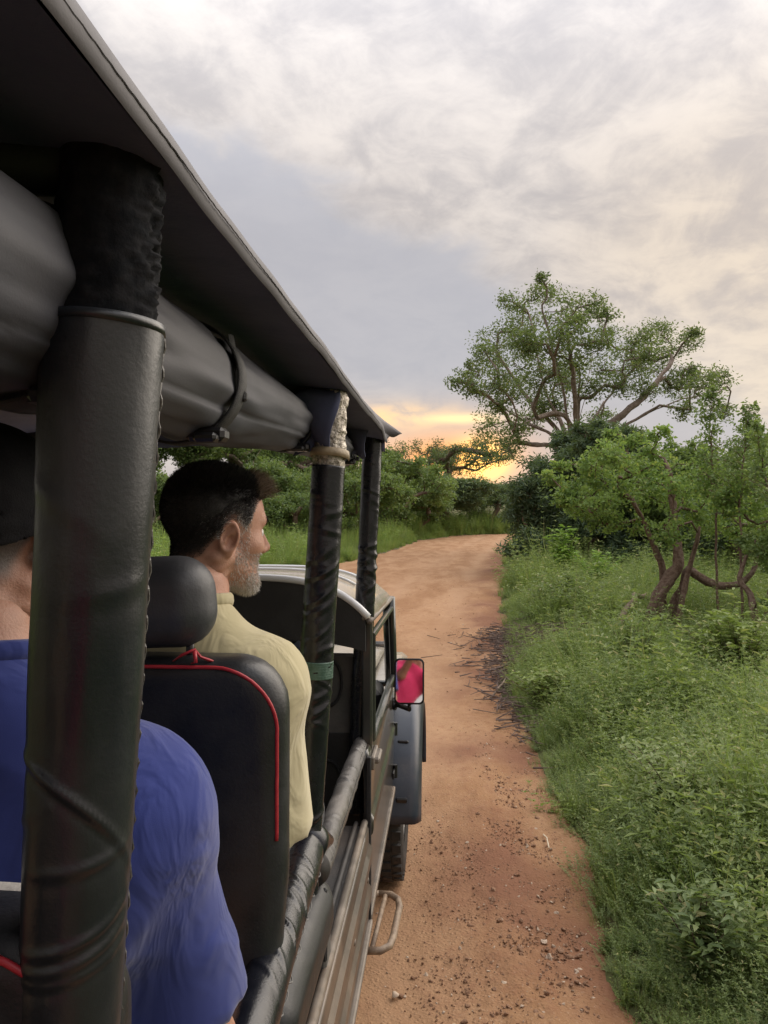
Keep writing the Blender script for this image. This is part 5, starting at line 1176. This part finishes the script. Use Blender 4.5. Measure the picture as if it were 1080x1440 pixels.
# brush heap: fine dead twigs raked to the road edge, uncountable
m = MB(); cA, cB = G(690, 890), G(735, 1035)
for i in range(800):
    t = RNG.random(); c = cA*(1-t)+cB*t; wd = .24*math.sin(math.pi*min(1, t*.9+.08))+.06
    c = c+np.array([RNG.normal()*wd*.75-.02*math.sin(3*t)+.06, RNG.normal()*.35, 0]); L = .08+.38*RNG.random()**2.5
    a = RNG.normal()*1.1+.9; d = np.array([math.cos(a), math.sin(a), RNG.normal()*.14]); q = np.array([0, 0, .02+abs(RNG.normal())*.045])
    b = np.cross(d, [0, 0, 1])*RNG.normal()*.15
    m.tube([c+q-d*L/2, c+q+b*L*.3, c+q+d*L/2], np.array([.006, .005, .002])*(.6+RNG.random()), 4, False)
tag(obj('dead_brush', m, M['twig']), 'dark heap of dead twigs spread along the road edge', 'brush', kind='stuff')
m = MB(); cA = G(800, 905)
for i in range(420):
    c = cA+np.array([RNG.normal()*.75, RNG.normal()*.9, .05+.06*RNG.random()]); c[2] += gz(c[0], c[1]); L = .15+.4*RNG.random()
    a = RNG.random()*6.3; d = np.array([math.cos(a), math.sin(a), RNG.normal()*.15]); m.tube([c-d*L/2, c+d*L/2], [.006, .003], 4, False)
tag(obj('leaf_litter_twigs', m, M['twig']), 'scattered dead twigs on the bare patch between the weeds', 'twigs', kind='stuff')

# sticks one can pick out
def stick(label, p, r, mt='stick', forks=0, zl=.03):
    p = [np.asarray(q, float) for q in p]; n = len(p); m = MB(); q = []
    for i in range(n-1):
        for t in np.linspace(0, 1, 5)[:-1]: q.append(p[i]*(1-t)+p[i+1]*t)
    q.append(p[-1]); q = np.array(q); q += RNG.normal(size=q.shape)*r*.5
    m.tube(q, np.linspace(r, r*.45, len(q)), 7)
    for k in range(forks):
        i = int(len(q)*(.35+.5*RNG.random())); a = q[i]; d = nrm(q[-1]-q[0]); sd = np.cross(d, [0, 0, 1])*(1 if k % 2 else -1)
        L = np.linalg.norm(q[-1]-q[0])*.3; m.tube([a, a+(d*.6+sd*.6)*L*.5+[0, 0, .02], a+(d+sd*.9)*L+[0, 0, .03]], [r*.6, r*.4, r*.2], 5)
    return tag(obj('fallen_branch', m, M[mt], None, True), label, 'branch')
def gp(px, py, dz): q = G(px, py); q[2] = gz(q[0], q[1])+dz; return q
stick('dark forked branch lying across the top of the twig heap', [gp(683, 950, .1), gp(715, 948, .12), gp(745, 947, .13)], .016, 'twig', 2)
stick('thin crooked stick poking from the twig heap over the road', [gp(655, 955, .05), gp(680, 975, .09), gp(712, 985, .08)], .012, 'twig', 2)
stick('short broken stick at the far end of the twig heap', [gp(655, 925, .05), gp(690, 930, .09), gp(712, 942, .1)], .012, 'twig', 2)
stick('pale curved root lying at the near end of the twig heap', [gp(690, 985, .08), gp(712, 972, .12), gp(738, 985, .08)], .014, 'stick', 1)
stick('long dark branch lying on the bare patch among the weeds', [gp(778, 905, .15), gp(800, 910, .22), gp(832, 912, .24)], .03, 'twig', 2)
stick('thick pale log end lying in the grass by the bare patch', [gp(762, 926, .14), gp(778, 934, .17), gp(792, 944, .14)], .024, 'stick', 0)
stick('straight dark pole lying in the grass beside the pale log', [gp(760, 919, .16), gp(785, 922, .2), gp(815, 925, .2)], .018, 'twig', 0)
stick('low arching root running from the twisted trunk over the weeds', [gp(870, 905, .2), gp(895, 885, .45), gp(925, 885, .4), gp(950, 900, .12)], .06, 'stick', 1)
st = MB(); a, b = gp(764, 1178, .09), gp(772, 1197, .09); st.tube([a, (a+b)/2+[.004, 0, .02], b], .004, 5); tag(obj('straw_stalk', st, M['straw']), 'single pale straw stalk lying on the red dirt', 'straw')
for lab, px, py, s in (('pale rounded pebble lying alone on the road below the jeep step', 556, 1399, .034), ('small pale stone beside the dirt clods near the weeds', 815, 1362, .022), ('flat brown stone among clods at the weed edge', 800, 1345, .03)):
    q = G(px, py); me = stone(); me.transform(Matrix.Diagonal((s, s*1.2, s*.8, 1))); o = obj('stone', me, M['stone_pale'] if 'pale' in lab else M['stone'], None, True); o.location = (q[0], q[1], -.008); tag(o, lab, 'stone')

# ------------------------------------------------------------------ single plants that stand out of the weeds
def plant(label, px, py, h, w, n, lm, lsize, up=False, ratio=.4):
    b = G(px, py); b[2] = gz(b[0], b[1]); t = thing('leafy_weed', label, 'plant', tuple(b)); ms = MB(); pos = []; dirs = []
    for i in range(n):
        a = RNG.random()*6.28; d = np.array([math.cos(a), math.sin(a), 0]); H = h*(.55+.5*RNG.random()); ln = w*.5*RNG.random()
        ts = np.linspace(0, 1, 14); c = b+np.outer(ts**1.6*ln, d)+np.outer(ts*H, [0, 0, 1]); ms.tube(c[::3], np.linspace(.006, .002, len(c[::3])), 4, False)
        for k in range(2, 14):
            for s_ in range(5):
                aa = RNG.random()*6.28; pos.append(c[k]+RNG.normal(size=3)*.02); dirs.append([math.cos(aa), math.sin(aa), .5*RNG.random() + (.5 if up else 0)])
    obj('stem', ms, M['twig'], t); v, f = leaf_arrays(np.array(pos), lsize, 1.0, ratio, .2, np.array(dirs)); obj('foliage', fastmesh('foliage', v, f), lm, t)
plant('upright bright yellow green weed growing before the dark bush', 790, 832, 1.45, 1.1, 26, M['lv_bright'], .15)
plant('small bright green shrub under the drooping light green boughs', 842, 845, 1.0, 1.3, 24, M['lv_bright'], .11)
plant('tall feathery weed standing before the twisted trunk', 895, 985, .80, .85, 46, M['weed2'], .06, True, .25)
plant('broad pale leaved weed deep in the near grass', 985, 1400, .40, .40, 20, M['weed2'], .055, False, .35)
plant('soft rounded tuft of weeds at the road edge by the bare patch', 800, 870, .75, 2.4, 60, M['weed2'], .09, False, .35)
plant('leafy clump of weeds below the horizontal bough', 1040, 1000, .9, 1.3, 40, M['weed'], .09, False, .4)
plant('dark green nettle like clump bordering the twig heap', 770, 1010, .42, .8, 34, M['weed'], .06, False, .5)
plant('thick bushy weed rising out of the near grass', 960, 1190, .55, .9, 46, M['weed2'], .055, False, .4)

# ------------------------------------------------------------------ the trees beside the road
def cl(lst, Y, depth, sc=1.0, jit=1.0):
    out = []
    for (px, py, r) in lst:
        yy = Y+RNG.uniform(-1, 1)*depth; out.append((P(px, py, yy), r*yy/1080*sc))
    return out
BT = [(650, 538, 17), (668, 548, 14), (690, 518, 24), (700, 478, 26), (682, 495, 18), (735, 448, 28), (722, 425, 16), (765, 410, 18), (762, 392, 8), (790, 438, 28), (830, 428, 18), (855, 442, 13), (760, 485, 28), (722, 555, 28),
      (692, 598, 22), (716, 628, 20), (700, 570, 20), (800, 490, 30), (838, 480, 18), (762, 540, 24), (740, 515, 22), (900, 478, 22), (930, 470, 20), (965, 480, 20), (895, 515, 24), (925, 505, 22), (868, 545, 22), (978, 520, 10),
      (990, 545, 24), (1010, 530, 16), (945, 545, 20), (1022, 575, 16), (960, 575, 14), (800, 540, 20), (845, 520, 18), (660, 520, 12), (780, 575, 16), (975, 468, 10)]
bigc = cl(BT, 38, 4.2, 1.2)+cl([(730, 480, 24), (790, 470, 26), (850, 470, 18), (910, 500, 22), (700, 540, 22), (960, 530, 20), (810, 520, 22), (750, 590, 18), (780, 520, 20), (832, 545, 18), (765, 562, 20), (845, 585, 16), (880, 500, 20), (815, 455, 20), (740, 480, 22), (905, 548, 18), (725, 600, 20)], 38, 6, 1.1)
bb = onground(6.7, 38); fk = [P(812, 680, 38), P(808, 640, 38), P(806, 615, 38)]
limbs = [[(790, 600), (770, 560), (752, 505), (748, 455)], [(800, 600), (792, 540), (775, 470), (765, 415)], [(808, 600), (808, 540), (800, 480), (792, 440)], [(815, 600), (828, 545), (838, 490), (848, 450)], [(822, 610), (850, 570), (880, 530), (905, 485)],
         [(825, 615), (865, 590), (905, 560), (945, 515), (960, 488)], [(828, 622), (880, 600), (940, 572), (985, 562), (1015, 560)], [(785, 612), (755, 600), (715, 575), (680, 548), (648, 540)], [(788, 606), (760, 575), (728, 535), (702, 490)], [(783, 625), (750, 625), (715, 622)], [(812, 596), (818, 530), (815, 480)]]
bstems_ = [[P(811, 690, 38), P(809+RNG.normal()*6, 650, 38+RNG.normal()*.3)]+[P(x, y, 38+RNG.normal()*.3+(k+1)*dd) for k, (x, y) in enumerate(l)] for l in limbs for dd in [RNG.uniform(-.9, .9)]]
bstems = []
for st_ in bstems_:
    q = np.array(st_); xi = np.linspace(0, len(q)-1, (len(q)-1)*4+1); o = np.stack([np.interp(xi, np.arange(len(q)), q[:, c]) for c in range(3)], -1)
    k = np.array([1, 2, 3, 2, 1])/9; sm = np.stack([np.convolve(np.pad(o[:, c], 2, 'edge'), k, 'valid') for c in range(3)], -1); sm[1:] += np.cumsum(RNG.normal(size=(len(sm)-1, 3))*.035, 0)*np.linspace(.3, 1, len(sm)-1)[:, None]; bstems.append(list(sm))
make_tree('big_spreading_tree', 'tall pale limbed tree with open fanning crown behind the dark bush', bb, bigc, .17, M['lv_big'], M['bark'], tip=.012, power=.53, rmax=.36, step=.8, stems=bstems, leaves=540, sub=16, spread=.5, ratio=.42, bias=.25)
# dark feathery bush
db = onground(4.9, 25)
DB = [(735, 720, 24), (750, 690, 28), (775, 665, 28), (810, 650, 28), (845, 640, 30), (880, 650, 30), (760, 740, 30), (790, 710, 32), (830, 690, 34), (870, 690, 34), (905, 670, 30), (745, 770, 26), (780, 760, 30), (820, 745, 32), (860, 740, 34), (900, 730, 34), (800, 785, 26), (840, 785, 28), (880, 780, 30), (770, 790, 22), (920, 770, 30), (795, 630, 22), (828, 612, 22), (860, 612, 24), (890, 628, 24), (842, 625, 22)]
make_tree('dark_feathery_bush', 'wide dark blue green feathery bush crowding the right road edge', db, cl(DB, 25, 2.0, 1.15)+cl(DB[::2], 26.5, 1.5, 1.2), .20, M['lv_dark'], M['bark_red'], 'bush', tip=.012, power=.5, rmax=.14, step=.6, leaves=1750, sub=12, spread=.36, ratio=.22, up=.1)
# gnarled tree with light green boughs
def pix(lst): return [P(a, b, c) for a, b, c in lst]
gb = G(925, 893); gb[2] = gz(gb[0], gb[1])
GT = [(830, 655, 26), (800, 688, 22), (868, 645, 26), (775, 672, 15), (900, 690, 32), (850, 705, 26), (920, 640, 24), (960, 700, 32), (1000, 680, 32), (1040, 715, 32), (1005, 745, 32), (935, 745, 26), (1062, 680, 28), (880, 735, 22), (820, 720, 20), (1050, 750, 24), (1075, 735, 28), (980, 655, 24), (860, 610, 9), (842, 672, 22), (790, 655, 12), (905, 660, 24), (850, 640, 22), (885, 620, 16), (815, 700, 22), (870, 690, 26), (845, 735, 20), (790, 705, 16), (930, 680, 26), (980, 720, 28), (1030, 690, 26), (925, 610, 14)]
stems = [pix([(918, 868, 11.9), (926, 838, 11.95), (944, 812, 12), (957, 795, 12), (952, 765, 12.1), (947, 735, 12.2), (944, 700, 12.3), (940, 665, 12.3)]),
         pix([(942, 872, 12.1), (953, 848, 12.15), (962, 826, 12.1), (968, 800, 12.1), (990, 816, 12), (1015, 823, 12), (1040, 822, 12), (1058, 806, 12), (1072, 770, 12.1)]),
         pix([(950, 880, 11.8), (958, 850, 11.8), (966, 815, 11.85), (975, 780, 11.8), (985, 740, 11.7)]),
         pix([(930, 870, 12.3), (934, 830, 12.3), (930, 790, 12.3), (915, 750, 12.2), (895, 715, 12.1)])]
make_tree('gnarled_tree', 'gnarled low tree with twisted brown trunks and light green boughs', gb, cl(GT, 12, 1.0, 1.15)+cl([(880, 670, 24), (940, 690, 30), (1020, 710, 30), (840, 690, 20), (1060, 740, 26)], 13.2, .5), .062, M['lv_light'], M['bark_red'], tip=.0036, power=.5, rmax=.085, stem_r=[.105, .085, .055, .06], step=.22, stems=stems, leaves=1350, sub=16, spread=.34, ratio=.6, flat=.7, bias=.25)
# its neighbour on the right
nb = G(1062, 935); nb[2] = gz(nb[0], nb[1])
stems = [pix([(1058, 905, 10.6), (1064, 870, 10.6), (1054, 835, 10.7), (1040, 815, 10.8), (1050, 780, 10.8)]), pix([(1075, 900, 10.7), (1080, 850, 10.7), (1092, 800, 10.8), (1100, 740, 10.8)])]
make_tree('leaning_tree', 'thin forked dark trunk with hanging leaves beside the gnarled tree', nb, cl([(1080, 770, 32), (1110, 740, 40), (1095, 800, 34), (1130, 790, 40), (1060, 760, 22), (1120, 690, 34), (1085, 850, 14)], 10.8, .6), .06, M['lv_mid'], M['bark_red'], tip=.0038, power=.54, rmax=.06, stem_r=[.06, .045], step=.22, stems=stems, leaves=1700, sub=14, ratio=.55, flat=.7)
# tall thin saplings against the sky
def sapling(label, pts, Y, seed):
    rg = np.random.default_rng(seed); b = P(pts[0][0], pts[0][1], Y); b[2] = gz(b[0], b[1]); t = thing('tall_sapling', label, 'tree', tuple(b)); m = MB(); pos = []
    top = [b]+[P(q[0], q[1], Y+(.3*rg.normal() if i else 0)) for i, q in enumerate(pts[1:])]; top = np.array(top)
    ks = np.linspace(0, 1, 26); idx = np.linspace(0, 1, len(top)); c = np.stack([np.interp(ks, idx, top[:, i]) for i in range(3)], -1); c += rg.normal(size=c.shape)*.012
    m.tube(c, np.linspace(.02, .004, 26), 6)
    for k in range(9, 26):
        for _ in range(3):
            a = rg.random()*6.28; L = (.2+.5*rg.random())*(1.15-ks[k]); d = np.array([math.cos(a), math.sin(a), .6]); e = c[k]+d*L
            m.tube([c[k], c[k]+d*L*.5+[0, 0, .03], e], [.005, .003, .0015], 4, False)
            for q in np.linspace(.25, 1.05, 7):
                for _ in range(3): pos.append(c[k]+d*L*q+rg.normal(size=3)*.03)
    obj('trunk', m, M['bark_red'], t, True); v, f = leaf_arrays(np.array(pos), .058, .4, .6); obj('crown', fastmesh('crown', v, f), M['lv_mid'], t)
sapling('tall thin sapling with small round leaves rising above the gnarled tree', [(1045, 900), (1040, 720), (1046, 640), (1055, 575)], 11, 1)
sapling('slender sapling leaning over the light green boughs against the sky', [(1010, 880), (1005, 700), (998, 620), (1000, 552)], 11.6, 2)
sapling('wispy leaning sapling with sparse leaves by the leaning trunk', [(1095, 900), (1090, 720), (1072, 660), (1066, 600)], 10.4, 3)

# ------------------------------------------------------------------ bushes and trees in the background: prototypes, then copies
def proto_tree(kind, seed):
    global RNG
    RNG = np.random.default_rng(100+seed)
    nm = {'bush': 'roadside_bush', 'tree': 'broad_tree', 'airy': 'airy_thorn_tree', 'feather': 'feathery_bush'}[kind]
    if kind == 'bush': c = dome_clumps((0, 0, 0), 6.2, 4.6, 26, .95, .18, seed=seed); a = dict(lsize=.20, lm=M['lv_mid'], bm=M['bark_red'], leaves=640, ratio=.5)
    if kind == 'tree': c = dome_clumps((0, 0, 0), 8.2, 7.6, 30, 1.1, .25, seed=seed); a = dict(lsize=.20, lm=M['lv_mid'], bm=M['bark'], leaves=470, ratio=.5)
    if kind == 'feather': c = dome_clumps((0, 0, 0), 6.6, 4.0, 26, .95, .12, seed=seed); a = dict(lsize=.26, lm=M['lv_dark'], bm=M['bark_red'], leaves=680, ratio=.25)
    if kind == 'airy': c = dome_clumps((0, 0, 0), 10.5, 8.2, 30, .85, .5, seed=seed); a = dict(lsize=.22, lm=M['lv_far'], bm=M['bark_red'], leaves=230, ratio=.4, spread=.55)
    return make_tree(nm, 'x', (0, 0, 0), c, tip=.02, power=.55, rmax=.22, step=.7, sub=10, cat='tree' if kind in ('tree', 'airy') else 'bush', **a)
protos = {k: [proto_tree(k, i+j*10) for i in range(2)] for j, k in enumerate(('bush', 'tree', 'airy', 'feather'))}
RNG = np.random.default_rng(55); used = set()
def put(kind, i, px, Y, h, wscale, label, group=None, rot=None):
    """h: height in m; px: where its foot stands across the view"""
    src = protos[kind][i]; base_h = {'bush': 4.9, 'tree': 8.2, 'airy': 8.8, 'feather': 4.3}[kind]
    o = src if (kind, i) not in used else copy_tree(src); used.add((kind, i))
    q = P(px, 720, Y); o.location = (q[0], q[1], gz(q[0], q[1])-.05); s = h/base_h; o.scale = (s*wscale, s*wscale, s); o.rotation_euler = (0, 0, RNG.random()*6.28 if rot is None else rot)
    o['label'] = label
    for k in ('group',):
        if group: o[k] = group
        elif k in o: del o[k]
    return o
gL = 'wood along the far side of the road'; lL = 'dense green tree of the wood across the road, beyond the grass bank'
for i, (px, Y, h, ws) in enumerate([(-330, 40, 8, 1.1), (-210, 36, 6.5, 1.1), (20, 46, 6.2, 1.2), (130, 42, 7.2, 1.1), (215, 36, 6.6, 1.0), (262, 40, 8.4, 1.05), (318, 44, 7.8, 1.0), (418, 46, 7.0, .8), (462, 50, 6.6, .9), (-90, 44, 5.6, 1.1)]):
    put('tree', i % 2, px, Y, h, ws, lL, gL)
gB = 'bushes before the far wood'; lB = 'rounded leafy bush at the foot of the wood across the road'
for i, (px, Y, h, ws) in enumerate([(230, 30, 3.0, 1.0), (300, 33, 3.4, 1.0), (368, 37, 4.0, 1.05), (412, 34, 3.0, 1.0), (452, 40, 4.2, 1.0), (130, 34, 3.2, 1.1), (30, 36, 3.4, 1.1), (-80, 33, 3.4, 1.1), (-230, 30, 3.2, 1.1), (498, 46, 4.6, 1.0)]):
    put('bush', i % 2, px, Y, h, ws, lB, gB)
put('bush', 0, 548, 55, 6.1, 1.0, 'tall bright green bush at the bend before the sunset glow')
put('bush', 1, 584, 60, 4.3, 1.1, 'mid green bush left of the dark bluish bush at the bend')
put('feather', 0, 628, 68, 5.2, 1.35, 'wide dark bluish bush at the road bend under the sunset')
put('feather', 1, 685, 74, 4.0, 1.3, 'low dark bluish bush where the road bends out of sight')
put('airy', 0, 664, 92, 10.4, 1.05, 'flat topped thorn tree with the sun glowing through its crown')
put('airy', 1, 588, 96, 10.2, 1.05, 'loose thorn tree beside the glowing one, thin top in orange light')
put('feather', 1, 735, 82, 4.6, 1.1, 'pale feathery bush closing the gap beside the road bend')
gR = 'low trees far behind the right thicket'; lR = 'low hazy tree far behind the thicket on the right'
for i, (px, Y, h, ws) in enumerate([(770, 96, 5.4, 1.3), (840, 100, 6, 1.3), (930, 92, 6, 1.3), (1010, 88, 5.6, 1.3), (1075, 92, 6.4, 1.3), (1150, 84, 6, 1.3), (1240, 80, 6.4, 1.3)]):
    put('bush', i % 2, px, Y, h, ws, lR, gR)
put('bush', 0, 985, 24, 4.0, 1.0, 'leafy bush filling the thicket behind the light green boughs')
put('tree', 1, 1085, 30, 5.2, .8, 'taller bush behind the saplings at the end of the thicket')
put('bush', 1, 905, 30, 4.3, 1.1, 'bush between the dark feathery bush and the light green boughs')
put('feather', 0, 1040, 19, 2.6, .8, 'low dark bush in the shade behind the horizontal bough')
put('bush', 1, 1180, 20, 4.2, 1.0, 'round bush past the leaning trunk at the thicket end')
for k in protos:
    for i, o in enumerate(protos[k]):
        if (k, i) not in used: put(k, i, 1300+40*i, 60, 5, 1, 'spare '+k)
